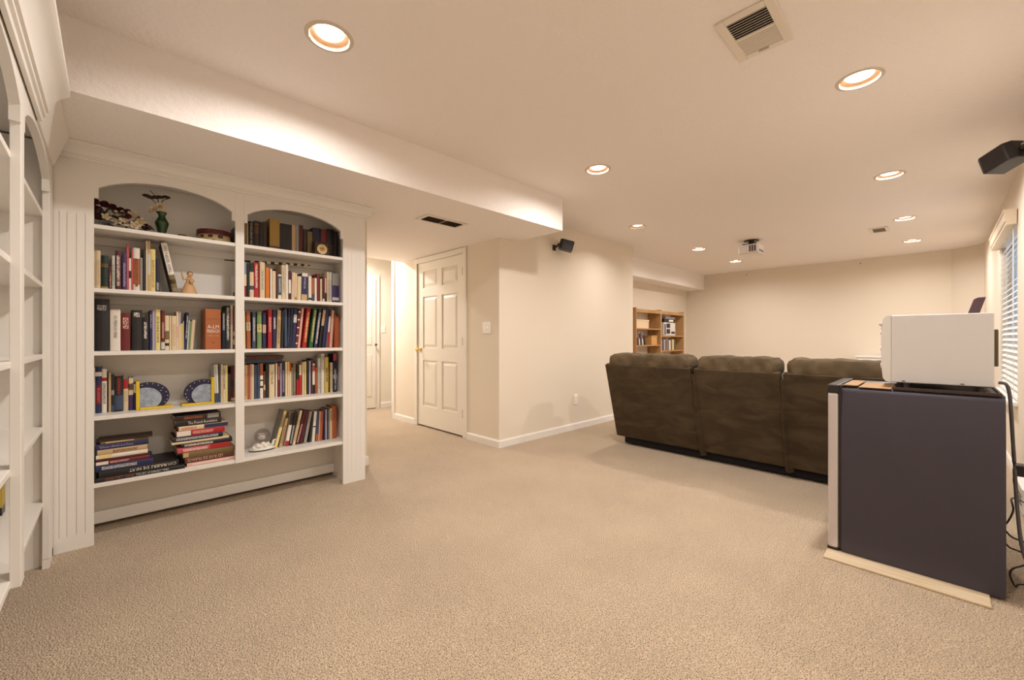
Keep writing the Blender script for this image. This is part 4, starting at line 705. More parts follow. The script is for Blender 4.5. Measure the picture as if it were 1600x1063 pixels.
for (x, wd, h, a, y, z, d, col, bands, title, lab, grp) in BOOKS:
    box = 'box set' in lab
    o, bl_ = make_book('box_set' if box else 'book', wd, h, d, col, bands, box)
    tag(o, lab, 'box' if box else 'book', None if box else grp)
    if a > 0: o.location = (x+wd-wd*math.cos(a), y, z+.0003+wd*math.sin(a))
    else: o.location = (x, y, z+.0003)
    o.rotation_euler = (0, a, 0)
    yy = -bl_-.0009
    if title:
        k, c, f0, f1 = title[:4]
        if k == 'P':
            ww = min(wd*.55, .012); bc_ = col
            for b in bands:
                if b[0] <= (f0+f1)/2 <= b[1]: bc_ = b[2]
            m2 = MB(); m2.v = [(wd/2-ww/2, yy, f0*h), (wd/2+ww/2, yy, f0*h), (wd/2+ww/2, yy, f1*h), (wd/2-ww/2, yy, f1*h)]; m2.f = [(0, 1, 2, 3)]
            m2.build('title', print_mat(bc_, c), o, local=True)
        elif k == 'B':
            m2 = MB(); m2.v = [(wd*.2, yy, f0*h), (wd*.8, yy, f0*h), (wd*.8, yy, f1*h), (wd*.2, yy, f1*h)]; m2.f = [(0, 1, 2, 3)]
            m2.build('title', print_mat(col, c), o, local=True)
        elif k == 'T':
            ln = (f1-f0)*h; ht = min(wd*.5, .014)
            text_obj(title[4], c, (wd/2-ht/2, yy, f1*h), (0, 0, -1), (1, 0, 0), ln, ht, o)
        elif k == 'A':
            text_obj('A-LM', c, (wd*.12, yy, h*.52), (1, 0, 0), (0, 0, 1), wd*.76, h*.085, o)
            text_obj('FRENCH', c, (wd*.1, yy, h*.41), (1, 0, 0), (0, 0, 1), wd*.8, h*.085, o)
            text_obj('LEVEL ONE', (226, 176, 162), (wd*.12, yy, h*.33), (1, 0, 0), (0, 0, 1), wd*.76, h*.02, o)
            B(wd*.46, wd*.54, yy, yy+.0006, h*.155, h*.18).build('emblem', bookmat((60, 30, 20)), o, local=True)
            B(-.0004, wd+.0004, -.001, .0, h*.748, h*.754).build('lid_seam', bookmat((110, 50, 24)), o, local=True)
for (x, ln, z, t, y, d, col, bands, titles, rz, lab, grp) in FLATS:
    mb = MB(); c = .0018 if t > .01 else .001
    mb.box(0, ln, 0, d, 0, c).box(0, ln, 0, d, t-c, t).prism([(0, c), (-.002, t*.3), (-.002, t*.7), (0, t-c), (.003, t-c), (.003, c)], 'x', 0, ln)
    o = mb.build('book', bookmat(col), local=True); tag(o, lab, 'book', grp); o.location = (x, y, z); o.rotation_euler = (0, 0, rz)
    B(.003, ln-.003, .004, d-.003, c, t-c).build('pages', 'pages', o, local=True)
    for f0, f1, cc in bands:
        m2 = MB(); m2.v = [(f0*ln, -.0024, c), (f1*ln, -.0024, c), (f1*ln, -.0024, t-c), (f0*ln, -.0024, t-c)]; m2.f = [(0, 1, 2, 3)]
        m2.build('spine_band', bookmat(cc), o, local=True)
    for tt in (titles or []):
        k, cc, f0, f1 = tt[:4]; yy = -.003
        if k == 'T':
            ht = t*.5
            if tt[5]: text_obj(tt[4], cc, (f1*ln, yy, t/2+ht/2), (-1, 0, 0), (0, 0, -1), (f1-f0)*ln, ht, o)
            else: text_obj(tt[4], cc, (f0*ln, yy, t/2-ht/2), (1, 0, 0), (0, 0, 1), (f1-f0)*ln, ht, o)
        else:
            m2 = MB(); m2.v = [(f0*ln, yy, t*.25), (f1*ln, yy, t*.25), (f1*ln, yy, t*.75), (f0*ln, yy, t*.75)]; m2.f = [(0, 1, 2, 3)]
            m2.build('title', print_mat(col, cc), o, local=True)

# ------------------------------------------------------------------ ornaments on the shelves
Z1, Z2, Z3, Z4, Z5 = SHELF
# moon bookends
def bookend(x_post, sgn, label):
    """post at x_post, disc reaching towards sgn*x"""
    y = 3.24; t = thing('moon_bookend', (x_post, y, Z4+.0005), label, 'bookend', 'pair of moon bookends')
    X = lambda a: x_post+sgn*a
    def bx(a, b, *r): return B(min(X(a), X(b)), max(X(a), X(b)), *r)
    bx(0, .016, y, y+.09, Z4+.0005, Z4+.168).build('post', 'yel', t, bevel=.002)
    bx(.016, .165, y-.01, y+.09, Z4+.0005, Z4+.0135).build('base', 'yel', t, bevel=.002)
    cx, cz, r = .055, Z4+.062, .098
    def disc(c0, z0, rx, rz, y0, y1, nm, m):
        pts = []
        for k in range(49):
            a = 2*PI*k/48; px, pz = c0+rx*math.cos(a), z0+rz*math.sin(a)
            pts.append((max(px, .0165), max(pz, Z4+.014)))
        u = []
        for p in pts:
            if not u or (abs(p[0]-u[-1][0])+abs(p[1]-u[-1][1])) > 1e-5: u.append(p)
        if abs(u[0][0]-u[-1][0])+abs(u[0][1]-u[-1][1]) < 1e-5: u.pop()
        MB().prism([(X(a), b) for a, b in u], 'y', y0, y1).build(nm, m, t)
    disc(cx, cz+.012, .098, .084, y+.022, y+.04, 'night_disc', 'nav')
    disc(cx-.012, cz, .072, .066, y+.012, y+.022, 'moon', 'moon')
    for ax, az in ((.14, .05), (.143, .072), (.136, .095), (.12, .12), (.10, .138), (.075, .148), (.05, .15), (.13, .035), (.028, .142), (.112, .105)):
        MB().ball((X(ax), y+.021, Z4+az), .0028, 6, 4).build('star', 'star', t)
bookend(.105, 1, 'yellow bookend with grey moon and navy sky, left of the two')
bookend(.478, -1, 'yellow bookend with grey moon and navy sky, right of the two')
# green vase with magnolia branch
vx, vy = .222, 3.27
v = MB().lathe([(.001, 0), (.015, 0), (.016, .004), (.02, .03), (.032, .075), (.034, .085), (.027, .10), (.018, .118), (.0165, .128), (.023, .146), (.024, .15), (.021, .15), (.014, .13), (.001, .125)], (vx, vy, Z1+.0005), 24)
tag(v.build('vase', 'vase', smooth=True), 'dark green vase holding a magnolia branch on top shelf', 'vase')
br = thing('magnolia_branch', (vx, vy, Z1+.13), 'bare magnolia branch with pale flowers in green vase', 'branch')
pts = [[(vx, vy, Z1+.127), (vx-.012, vy-.005, Z1+.18), (vx-.045, vy-.01, Z1+.215), (vx-.075, vy-.01, Z1+.23)], [(vx-.012, vy-.005, Z1+.18), (vx-.02, vy-.005, Z1+.23), (vx-.055, vy, Z1+.27)], [(vx-.012, vy-.005, Z1+.18), (vx+.005, vy, Z1+.225), (vx+.03, vy, Z1+.24)], [(vx, vy, Z1+.127), (vx-.035, vy-.02, Z1+.15), (vx-.05, vy-.03, Z1+.145)]]
for p in pts: MB().tube(p, [.0028, .0024, .002, .0014][:len(p)], 6).build('twig', 'twig', br)
def petals(c, r, n, m, parent, nm='bloom', tilt=.5, face=(0, -1, .3), w=.5):
    f = Vector(face).normalized(); q = f.to_track_quat('Z', 'Y').to_matrix().to_4x4(); mb = MB()
    for ring, (sc, tl) in enumerate(((1, tilt), (.62, tilt+.45))):
        for k in range(n):
            a = 2*PI*(k+.5*ring)/n; R = Matrix.Rotation(a, 4, 'Z') @ Matrix.Rotation(-tl, 4, 'Y'); L = r*sc; W = r*sc*w
            vs = [(0, 0, 0), (L*.35, -W*.8, .02*r), (L*.8, -W*.65, .12*r), (L, 0, .2*r), (L*.8, W*.65, .12*r), (L*.35, W*.8, .02*r), (L*.5, 0, -.08*r)]
            st = len(mb.v); mb.add(vs, [(0, 1, 6), (1, 2, 6), (2, 3, 6), (3, 4, 6), (4, 5, 6), (5, 0, 6)]); mb.xf(Matrix.Translation(c) @ q @ R, st)
    mb.ball(c, r*.16, 6, 5)
    return mb.build(nm, m, parent)
petals((vx-.012, vy-.02, Z1+.178), .034, 5, 'petal', br, face=(.3, -1, -.2)); petals((vx-.034, vy-.025, Z1+.153), .026, 5, 'petal', br, face=(-.4, -1, .2)); petals((vx-.055, vy-.03, Z1+.135), .018, 5, 'petal', br)
for c in ((vx-.07, vy-.012, Z1+.232), (vx-.052, vy-.012, Z1+.226), (vx-.01, vy-.01, Z1+.238), (vx+.02, vy-.005, Z1+.246), (vx-.03, vy-.01, Z1+.232)):
    MB().ball(c, .014, 8, 6, (1.5, .7, .7)).build('bud', 'twig', br, smooth=True)
# silk flower spray
fl = thing('silk_flower_spray', (.04, 3.27, Z1), 'spray of dark red roses and cream lilies lying on top shelf', 'flowers')
rnd = random.Random(3)
for c, r in (((-.062, 3.23, Z1+.128), .036), ((-.025, 3.24, Z1+.125), .034), ((.008, 3.24, Z1+.115), .034), ((.04, 3.26, Z1+.112), .03), ((.068, 3.25, Z1+.105), .03), ((-.05, 3.22, Z1+.088), .034), ((.075, 3.17, Z1+.065), .026), ((.135, 3.22, Z1+.035), .032), ((.16, 3.21, Z1+.025), .026), ((-.055, 3.2, Z1+.05), .03), ((.1, 3.24, Z1+.085), .026)):
    petals(c, r, 7, 'rose', fl, tilt=.95, face=(rnd.uniform(-.5, .5), -1, .6), w=.75)
for c, r in (((.04, 3.19, Z1+.078), .032), ((.06, 3.17, Z1+.035), .036), ((.095, 3.19, Z1+.085), .034), ((.122, 3.19, Z1+.055), .03), ((-.02, 3.17, Z1+.05), .026), ((.018, 3.18, Z1+.03), .024), ((.1, 3.17, Z1+.03), .03)):
    petals(c, r, 5, 'petal', fl, tilt=.3, face=(rnd.uniform(-.6, .6), -1, rnd.uniform(-.2, .7)), w=.38)
for k in range(44):
    x = rnd.uniform(-.075, .15); zz = Z1+rnd.uniform(.012, .095)*(1 if x < .06 else .6); yy = rnd.uniform(3.165, 3.27); a = rnd.uniform(0, 6.28); L = .06
    d = Vector((math.cos(a), -.3, math.sin(a)*.6)); s = Vector((-d.z, 0, d.x))*.3; p = Vector((x, yy, zz))
    vv = [p, p+d*L*.5+s*L*.5, p+d*L, p+d*L*.5-s*L*.5]; vv = [Vector((max(-.088, q.x), q.y, max(Z1+.002, q.z))) for q in vv]
    MB().add(vv, [(0, 1, 2, 3)]).build('leaf', 'leaf', fl)
MB().tube([(-.085, 3.26, Z1+.012), (0, 3.25, Z1+.012), (.08, 3.25, Z1+.012), (.155, 3.24, Z1+.01)], .006, 6).build('stem', 'leaf', fl)
# small green dish lid and keepsake box
t = thing('small_pot', (.318, 3.27, Z1), 'tiny dark green ornate pot on top shelf', 'ornament')
MB().lathe([(.001, 0), (.03, 0), (.03, .004), (.024, .006), (.024, .026), (.02, .03), (.001, .03)], (.318, 3.27, Z1+.0005), 16).build('pot', 'leaf', t, smooth=True)
for k in range(5): MB().ball((.318+.024*math.cos(-2.4+k*.42), 3.27+.024*math.sin(-2.4+k*.42), Z1+.017), .006, 6, 5).build('bead', 'star', t)
t = thing('keepsake_box', (.485, 3.29, Z1), 'round cream keepsake box with dark red lid on top shelf', 'box')
MB().lathe([(.001, 0), (.088, 0), (.088, .062), (.001, .062)], (.485, 3.29, Z1+.0005), 32).build('body', 'boxbody', t, smooth=True)
MB().lathe([(.001, .0625), (.0905, .0625), (.0905, .05), (.094, .05), (.094, .078), (.092, .082), (.001, .084)], (.485, 3.29, Z1+.0005), 32).build('lid', 'boxlid', t, smooth=True)
for a, zz, s in ((-1.95, .03, .012), (-1.35, .03, .013), (-2.5, .03, .01), (-1.75, .008, .006)):
    m2 = B(-s, s, -.0015, .0015, 0, s*1.4); m2.xf(Matrix.Translation((.485+.0885*math.cos(a), 3.29+.0885*math.sin(a), Z1+zz)) @ Matrix.Rotation(a+PI/2, 4, 'Z')); m2.build('painted_window', 'bdark', t)
o, _ = make_book('book', .02, .125, .12, (44, 26, 26), []); o.location = (.588, 3.24, Z1+.0003); tag(o, 'dark upright book beside keepsake box, top shelf left bay', 'book')
# figurine with raised arm
t = thing('clay_figurine', (.352, 3.27, Z2), 'beige clay figurine raising an arm, second shelf', 'figurine')
MB().lathe([(.001, 0), (.046, 0), (.045, .006), (.032, .04), (.02, .07), (.014, .09), (.016, .1), (.012, .112), (.006, .118), (.001, .12)], (.352, 3.27, Z2+.0005), 20, sy=.7).build('dress', 'fig', t, smooth=True)
MB().ball((.356, 3.262, Z2+.13), .0145, 12, 8, (1, 1, 1.1)).build('head', 'fig', t, smooth=True)
MB().ball((.356, 3.268, Z2+.134), .0158, 12, 8, (1, .9, 1)).build('hair', 'hair', t, smooth=True)
MB().tube([(.342, 3.262, Z2+.102), (.325, 3.26, Z2+.095), (.317, 3.26, Z2+.125), (.314, 3.26, Z2+.155)], [.007, .006, .005, .003], 8).build('raised_arm', 'fig', t, smooth=True)
MB().tube([(.364, 3.262, Z2+.102), (.374, 3.25, Z2+.085), (.36, 3.245, Z2+.075)], [.007, .006, .005], 8).build('folded_arm', 'fig', t, smooth=True)
MB().ball((.36, 3.245, Z2+.088), .012, 10, 8, (.8, .8, 1.3)).build('bundle', 'fig', t, smooth=True)
t = thing('frog_ornament', (.60, 3.28, Z2), 'small dark green ornament beside the middle stile', 'ornament')
MB().ball((.598, 3.28, Z2+.014), .014, 10, 7, (1, .9, .95)).build('body', 'leaf', t, smooth=True); MB().ball((.592, 3.27, Z2+.03), .009, 8, 6).build('head', 'leaf', t, smooth=True)
# striped quill lying over the books
q = thing('striped_quill', (.82, 3.30, 1.618), 'long striped quill lying across books, second shelf', 'quill')
L0, L1 = Vector((.545, 3.325, 1.624)), Vector((1.09, 3.315, 1.652)); N = 22
for k in range(N):
    a, b = k/N, (k+1)/N; r = lambda f: .0035+.0055*min(1, f*2.2) if f < .93 else .009*(1-f)/.07+.001
    MB().tube([L0.lerp(L1, a), L0.lerp(L1, b)], [r(a), r(b)], 8).build('band', ('bdark' if k % 2 else 'pages') if k > 5 else 'twig', q)
# desk clock
ck = thing('desk_clock', (1.122, 3.19, Z1), 'small dark wooden desk clock with round cream face', 'clock')
ckx0, ckx1 = 1.072, 1.173
B(ckx0, ckx1, 3.18, 3.225, Z1+.0005, Z1+.10).build('case', 'clockw', ck, bevel=.003)
cxx, czz = (ckx0+ckx1)/2, Z1+.048
def ydisc(r, y0, y1, n=28): return MB().prism([(cxx+r*math.cos(2*PI*k/n), czz+r*math.sin(2*PI*k/n)) for k in range(n)], 'y', y0, y1)
ydisc(.036, 3.176, 3.18).build('bezel', 'brass', ck); ydisc(.033, 3.1745, 3.176).build('dial', 'clockf', ck); ydisc(.018, 3.174, 3.1745).build('inner_dial', mat('dial_gold', (190, 146, 70), .4), ck)
for k in range(12):
    a = k*PI/6; m2 = B(-.0012, .0012, -.0004, .0004, .023, .031); m2.xf(Matrix.Translation((cxx, 3.1738, czz)) @ Matrix.Rotation(a, 4, 'Y')); m2.build('hour_mark', 'clockw', ck)
for a, L in ((1.0, .017), (-1.3, .025)):
    m2 = B(-.001, .001, -.0004, .0004, -.004, L); m2.xf(Matrix.Translation((cxx, 3.1732, czz)) @ Matrix.Rotation(a, 4, 'Y')); m2.build('hand', 'black', ck)
# snow globe
sg = thing('snow_globe', (.755, 3.30, Z5), 'snow globe on oval white porcelain base, bottom shelf', 'snow globe')
MB().lathe([(.001, 0), (.078, 0), (.08, .004), (.078, .008), (.001, .008)], (.757, 3.29, Z5+.0005), 32, sy=.6).build('base_rim', 'black', sg, smooth=True)
MB().lathe([(.001, .008), (.08, .008), (.078, .018), (.06, .03), (.045, .045), (.03, .05), (.001, .05)], (.757, 3.29, Z5+.0005), 32, sy=.6).build('base', 'porcelain', sg, smooth=True)
for k, (dx, dz, r) in enumerate(((-.055, .028, .014), (-.03, .04, .016), (.0, .045, .018), (.03, .043, .014), (.012, .035, .02), (-.015, .03, .02))):
    MB().ball((.757+dx, 3.262, Z5+dz), r, 9, 7).build('snow_mound', 'porcelain', sg, smooth=True)
MB().tube([(.80, 3.27, Z5+.02), (.82, 3.265, Z5+.04), (.823, 3.265, Z5+.062), (.838, 3.265, Z5+.066)], [.012, .01, .008, .004], 8).build('penguin', 'porcelain', sg, smooth=True)
MB().ball((.762, 3.30, Z5+.098), .05, 24, 16).build('globe', 'globe', sg, smooth=True)
MB().ball((.757, 3.30, Z5+.085), .022, 10, 8, (1.2, .8, .8)).tube([(.75, 3.3, Z5+.085), (.745, 3.3, Z5+.11), (.735, 3.29, Z5+.115)], [.012, .01, .006], 8).build('inner_figure', 'porcelain', sg, smooth=True)
# object half hidden in the left bookcase
t = thing('yellow_box', (-.40, 2.9, SHELF[4]), 'yellow and black box on low shelf of left bookcase', 'box')
B(-.46, -.345, 2.88, 2.96, SHELF[4]-.0045, SHELF[4]+.03).build('black_base', 'black', t); B(-.46, -.345, 2.88, 2.96, SHELF[4]+.03, SHELF[4]+.2).build('body', mat('box_yellow', (186, 156, 60), .5), t)

# ------------------------------------------------------------------ sofa
sf = thing('reclining_sofa', (4.2, 1.16, 0), 'brown microfibre three-seat reclining sofa seen from behind', 'sofa')
def lean(zz): return 3.82-(zz-.06)*(.23/.775)
PB = .085
SY = [(2.36, 1.505), (1.476, .842), (.818, -.035)]
def softbox(x0, x1, y0, y1, z0, z1, nx, ny, nz, p=3.2, amp=.008, seed=0, xfm=None):
    """puffy block: superellipsoid-ish with small wrinkles"""
    rr = random.Random(seed); mb = MB(); idx = {}
    ph = [rr.uniform(0, 6.28) for _ in range(6)]
    def P(i, j, k):
        if (i, j, k) in idx: return idx[(i, j, k)]
        u, v_, w_ = 2*i/nx-1, 2*j/ny-1, 2*k/nz-1
        n_ = (abs(u)**p+abs(v_)**(p*4)+abs(w_)**p)**(1/p); m_ = max(abs(u), abs(v_), abs(w_)); s = m_/n_ if n_ else 1
        s2 = s**.8
        q = [u*s2, v_*(.35+.65*s), w_*s2]
        yv = (y0+y1)/2+q[1]*(y1-y0)/2
        wr = amp*(math.sin(yv*23+ph[0]+w_*3)*.5+math.sin(yv*51+ph[1]-w_*4)*.3+math.sin(yv*87+ph[2]+u*3)*.2)
        e = Vector((q[0]*(x1-x0)/2, 0, q[2]*(z1-z0)/2)); e += e.normalized()*wr if e.length > 1e-6 else Vector()
        pt = Vector(((x0+x1)/2+e.x, yv, (z0+z1)/2+e.z))
        if xfm: pt = xfm(pt)
        idx[(i, j, k)] = len(mb.v); mb.v.append(tuple(pt)); return idx[(i, j, k)]
    for i in range(nx):
        for j in range(ny):
            for k in (0, nz): mb.f.append((P(i, j, k), P(i+1, j, k), P(i+1, j+1, k), P(i, j+1, k)))
    for i in range(nx):
        for k in range(nz):
            for j in (0, ny): mb.f.append((P(i, j, k), P(i+1, j, k), P(i+1, j, k+1), P(i, j, k+1)))
    for j in range(ny):
        for k in range(nz):
            for i in (0, nx): mb.f.append((P(i, j, k), P(i, j+1, k), P(i, j+1, k+1), P(i, j, k+1)))
    return mb
for n_, (ya, yb) in enumerate(SY):
    # back panel: a slanted upholstered board
    th = .07
    pr = [(lean(PB), PB), (lean(.835), .835), (lean(.835)+.03, .85), (lean(.835)+th+.02, .845), (lean(PB)+th, PB)]
    bp_ = MB().prism(pr, 'y', yb, ya).build('back_panel', 'sofa', sf, bevel=.012, seg=3)
    MB().tube([(lean(PB)+.002, ya-.004, PB+.006), (lean(.835)+.004, ya-.004, .835), (lean(.835)+.004, yb+.004, .835), (lean(PB)+.002, yb+.004, PB+.006)], .004, 6).build('piping', 'cushion', bp_)
    softbox(lean(.85)+.012, lean(.85)+.29, yb+.008, ya-.008, .80, .952, 8, 44, 6, 4.2, .009, n_).build('head_pillow', 'cushion', sf, smooth=True)
    softbox(lean(.6)+.07, 4.06, yb+.02, ya-.02, .40, .84, 6, 18, 8, 3.2, .006, n_+10).build('back_cushion', 'cushion', sf, smooth=True)
    yc0, yc1 = (yb, ya-.2) if n_ == 0 else ((yb, ya) if n_ == 1 else (yb+.2, ya))
    softbox(3.95, 4.76, yc0+.005, yc1-.005, .26, .49, 8, 14, 5, 3.5, .004, n_+20).build('seat_cushion', 'cushion', sf, smooth=True)
for ya, yb in ((1.512, 1.462), (.85, .80)):
    fp = []
    z_ = [.05, .2, .35, .5, .65, .79]; off = [.03, .05, .035, .045, .02, .008]
    mb = MB()
    for k, zz in enumerate(z_):
        xx = lean(zz)
        mb.v += [(xx+.02, ya+.006, zz), (xx-.012-off[k]*.6, (ya+yb)/2-.01+off[k]*.3, zz), (xx+.02, yb-.006, zz), (xx+.05, (ya+yb)/2, zz)]
    for k in range(len(z_)-1):
        for i in range(4): mb.f.append((k*4+i, k*4+(i+1) % 4, k*4+4+(i+1) % 4, k*4+4+i))
    mb.f += [(0, 1, 2, 3), (23, 22, 21, 20)]
    mb.build('side_flap', 'sofa', sf, smooth=True)
for ya, yb in ((2.36, 2.16), (.165, -.035)):
    softbox(3.98, 4.80, yb, ya, .08, .64, 8, 6, 8, 4, .004, 5).build('armrest', 'sofa', sf, smooth=True)
B(3.865, 4.70, -.02, 2.30, .012, .26).build('base_frame', 'sofab', sf, bevel=.01)
for x in (3.95, 4.62):
    for y in (.05, 1.16, 2.27): MB().lathe([(.001, 0), (.025, 0), (.028, .032), (.001, .032)], (x, y, 0), 12).build('foot', 'black', sf)

# ------------------------------------------------------------------ mini fridge and what stands on it
tag(B(2.565, 3.16, -.145, .41, .0, .012).build('floor_board', 'board', bevel=.004), 'pale wooden board on carpet under the mini fridge', 'board')
FX = 2.678; FZ = .0125
fr = thing('mini_fridge', (2.92, .1, FZ), 'charcoal mini fridge with steel door edge', 'fridge')
side = [(FX+.0, FZ), (FX, .45)]+[(FX+.022*((zq-.45)/.405)**3, zq) for zq in (.52, .58, .63, .68, .73, .77, .80, .825, .845)]+[(FX+.028, .855)]
MB().prism(side+[(3.148, .855), (3.17, .83), (3.17, FZ)], 'y', -.19, .352).build('cabinet', 'fridge', fr, smooth=True)
B(FX+.004, 3.166, .352, .364, FZ+.01, .85).build('door_gasket', 'black', fr)
dr = B(FX-.002, 3.172, .364, .408, FZ+.006, .82).build('door', 'steel', fr, bevel=.012, seg=4)
B(FX-.003, 3.173, .362, .41, .82, .862).build('door_cap', 'black', fr, bevel=.005)
B(FX-.003, 3.173, .362, .409, FZ, FZ+.012).build('door_foot', 'black', fr)
B(FX+.01, FX+.06, .30, .372, .855, .861).build('hinge_cover', 'black', fr, bevel=.002)
B(3.155, 3.185, .38, .43, .35, .75).build('door_handle', 'steel', dr, bevel=.008)
cb = thing('cardboard_sheet', (2.9, .27, .8555), 'folded tan cardboard sheet on mini fridge top', 'cardboard')
B(FX+.005, 3.0, .165, .285, .8555, .8585).build('flap', 'card', cb); B(FX+.005, 3.0, .288, .345, .862, .865).build('flap', 'card', cb)
tr = thing('brown_tray', (2.9, 0, .8555), 'flat dark brown tray under the white oven', 'tray')
B(FX+.006, 3.08, -.18, .16, .8555, .861).build('tray_base', 'traym', tr)
for a in ((FX+.006, FX+.014, -.18, .16, .861, .868), (3.072, 3.08, -.18, .16, .861, .868), (FX+.014, 3.072, -.18, -.172, .861, .868), (FX+.014, 3.072, .152, .16, .861, .868)): B(*a).build('rim', 'traym', tr)
ov = thing('countertop_oven', (2.95, 0, .8615), 'white countertop oven on top of the mini fridge', 'oven')
OX = 2.755
B(OX, 3.17, -.162, .170, .886, 1.213).build('body', 'ovenw', ov, bevel=.004)
fp = [(.170, .886), (.170, 1.213), (.188, 1.210), (.200, 1.195), (.206, 1.12), (.206, .97), (.200, .905), (.19, .889)]
fo = MB().prism(fp, 'x', OX+.001, 3.169).build('front_panel', mat('oven_front', (226, 226, 226), .12, .3, coat=.6), ov)
B(OX+.10, 3.12, .204, .212, .93, 1.16).build('door_window', 'black', fo); B(OX+.1, 3.0, .212, .222, 1.165, 1.18).build('handle', 'steel', fo, bevel=.004)
for zz in (.965, 1.05, 1.13): MB().lathe([(.001, 0), (.014, 0), (.012, .005), (.001, .005)], seg=14).xf(Matrix.Translation((OX+.03, .205, zz)) @ Matrix.Rotation(-PI/2, 4, 'X')).build('control_knob', 'steel', fo)
for x in (OX+.025, 3.14):
    for y in (.115, -.125): MB().lathe([(.001, 0), (.012, 0), (.009, .025), (.001, .0255)], (x, y, .8612), 12).build('foot', 'black', ov)
for y in (.125, -.068): B(OX-.001, OX+.002, y-.006, y+.006, .8915, .8955).build('slot', 'black', ov)
B(OX+.06, 3.05, -.178, -.162, .975, 1.14).build('rear_guard', 'olive', ov, bevel=.004)
ph = MB().prism([(-.088, 1.2135), (-.125, 1.2135), (-.146, 1.292), (-.120, 1.291), (-.108, 1.284)], 'x', 2.90, 2.93)
tag(ph.build('plum_panel', 'plum', bevel=.003), 'dark plum tilted panel standing on the white oven', 'panel')
# cords behind the fridge
def smooth_path(p, n=8):
    p = [Vector(q) for q in p]; out = []
    for i in range(len(p)-1):
        a, b, c, d = p[max(i-1, 0)], p[i], p[i+1], p[min(i+2, len(p)-1)]
        for k in range(n):
            t = k/n; out.append(.5*((2*b)+(c-a)*t+(2*a-5*b+4*c-d)*t*t+(3*b-a-3*c+d)*t**3))
    return out+[p[-1]]
def cord(pts, r, m, label):
    return tag(MB().tube(smooth_path(pts), r, 8).build('extension_cord', m, smooth=True), label, 'cord')
cord([(2.80, -.176, .905), (2.80, -.198, .90), (2.81, -.208, .86), (2.82, -.213, .79), (2.86, -.2227, .62), (2.85, -.234, .342), (2.85, -.252, .16), (2.87, -.30, .05), (2.95, -.34, .008)], .0065, 'gcable', 'thick grey cord hanging from the white oven')
cord([(4.03, -.37, .10), (3.6, -.32, .2), (3.0, -.23, .36), (2.85, -.222, .345), (2.84, -.205, .29), (2.95, -.2, .24), (2.9, -.215, .216), (2.86, -.24, .215), (2.9, -.27, .2), (3.2, -.33, .1), (3.8, -.36, .008)], .0035, 'kcable', 'dark cord looping behind the mini fridge, upper')
cord([(3.0, -.196, .18), (2.88, -.21, .171), (2.86, -.245, .165), (2.9, -.29, .13), (2.88, -.25, .1), (2.84, -.22, .09), (2.84, -.212, .06), (2.85, -.228, .012), (2.87, -.245, .02), (2.95, -.33, .006)], .0035, 'kcable', 'dark cord looping behind the mini fridge, lower')
ps = thing('power_adapter', (4.2, -.38, .0), 'white power adapter on floor beside the wall', 'adapter')
B(4.05, 4.42, -.405, -.35, .0, .165).build('body', 'plate', ps, bevel=.008)
for zq in (.06, .085, .11): B(4.07, 4.40, -.35, -.347, zq, zq+.006).build('vent_line', 'dark_metal', ps)
kp = thing('black_plug', (4.72, -.39, .12), 'black plug low on the wall behind the fridge', 'plug'); B(4.66, 4.76, -.419, -.37, .11, .19).build('body', 'black', kp, bevel=.004); MB().tube([(4.7, -.37, .13), (4.62, -.36, .09), (4.5, -.36, .03)], .004, 6).build('cord_tail', 'kcable', kp)

# ------------------------------------------------------------------ wall plates
def plate(name, c, axis, w_, h_, label, cat, outlet):
    t = thing(name, c, label, cat)
    x, y, z = c
    if axis == 'y':
        B(x-w_/2, x+w_/2, y-.007, y, z-h_/2, z+h_/2).build('cover_plate', 'plate', t, bevel=.002)
        for dz in ((.02, -.02) if outlet else (0,)):
            B(x-.016, x+.016, y-.010, y-.007, z+dz-.014, z+dz+.014).build('socket' if outlet else 'toggle', 'plate', t, bevel=.002)
            if outlet:
                for dx in (-.006, .006): B(x+dx-.001, x+dx+.001, y-.0105, y-.010, z+dz-.004, z+dz+.005).build('slot', 'dark_metal', t)
    else:
        B(x-.007, x, y-w_/2, y+w_/2, z-h_/2, z+h_/2).build('cover_plate', 'plate', t, bevel=.002)
        for dy in (-.023, .023):
            B(x-.009, x-.007, y+dy-.006, y+dy+.006, z-.013, z+.013).build('toggle_slot', 'plate', t); B(x-.018, x-.008, y+dy-.004, y+dy+.004, z-.002, z+.012).build('toggle', 'plate', t)
    return t
plate('wall_outlet', (4.05, 3.0795, .36), 'y', .075, .12, 'white wall outlet low beside the sofa', 'outlet', True)
plate('light_switch', (2.7995, 3.272, 1.21), 'x', .118, .118, 'double white light switch by hallway door', 'switch', False)
plate('hall_switch', (3.13, 6.1995, 1.25), 'y', .075, .115, 'single switch on bright hallway end wall', 'switch', False)

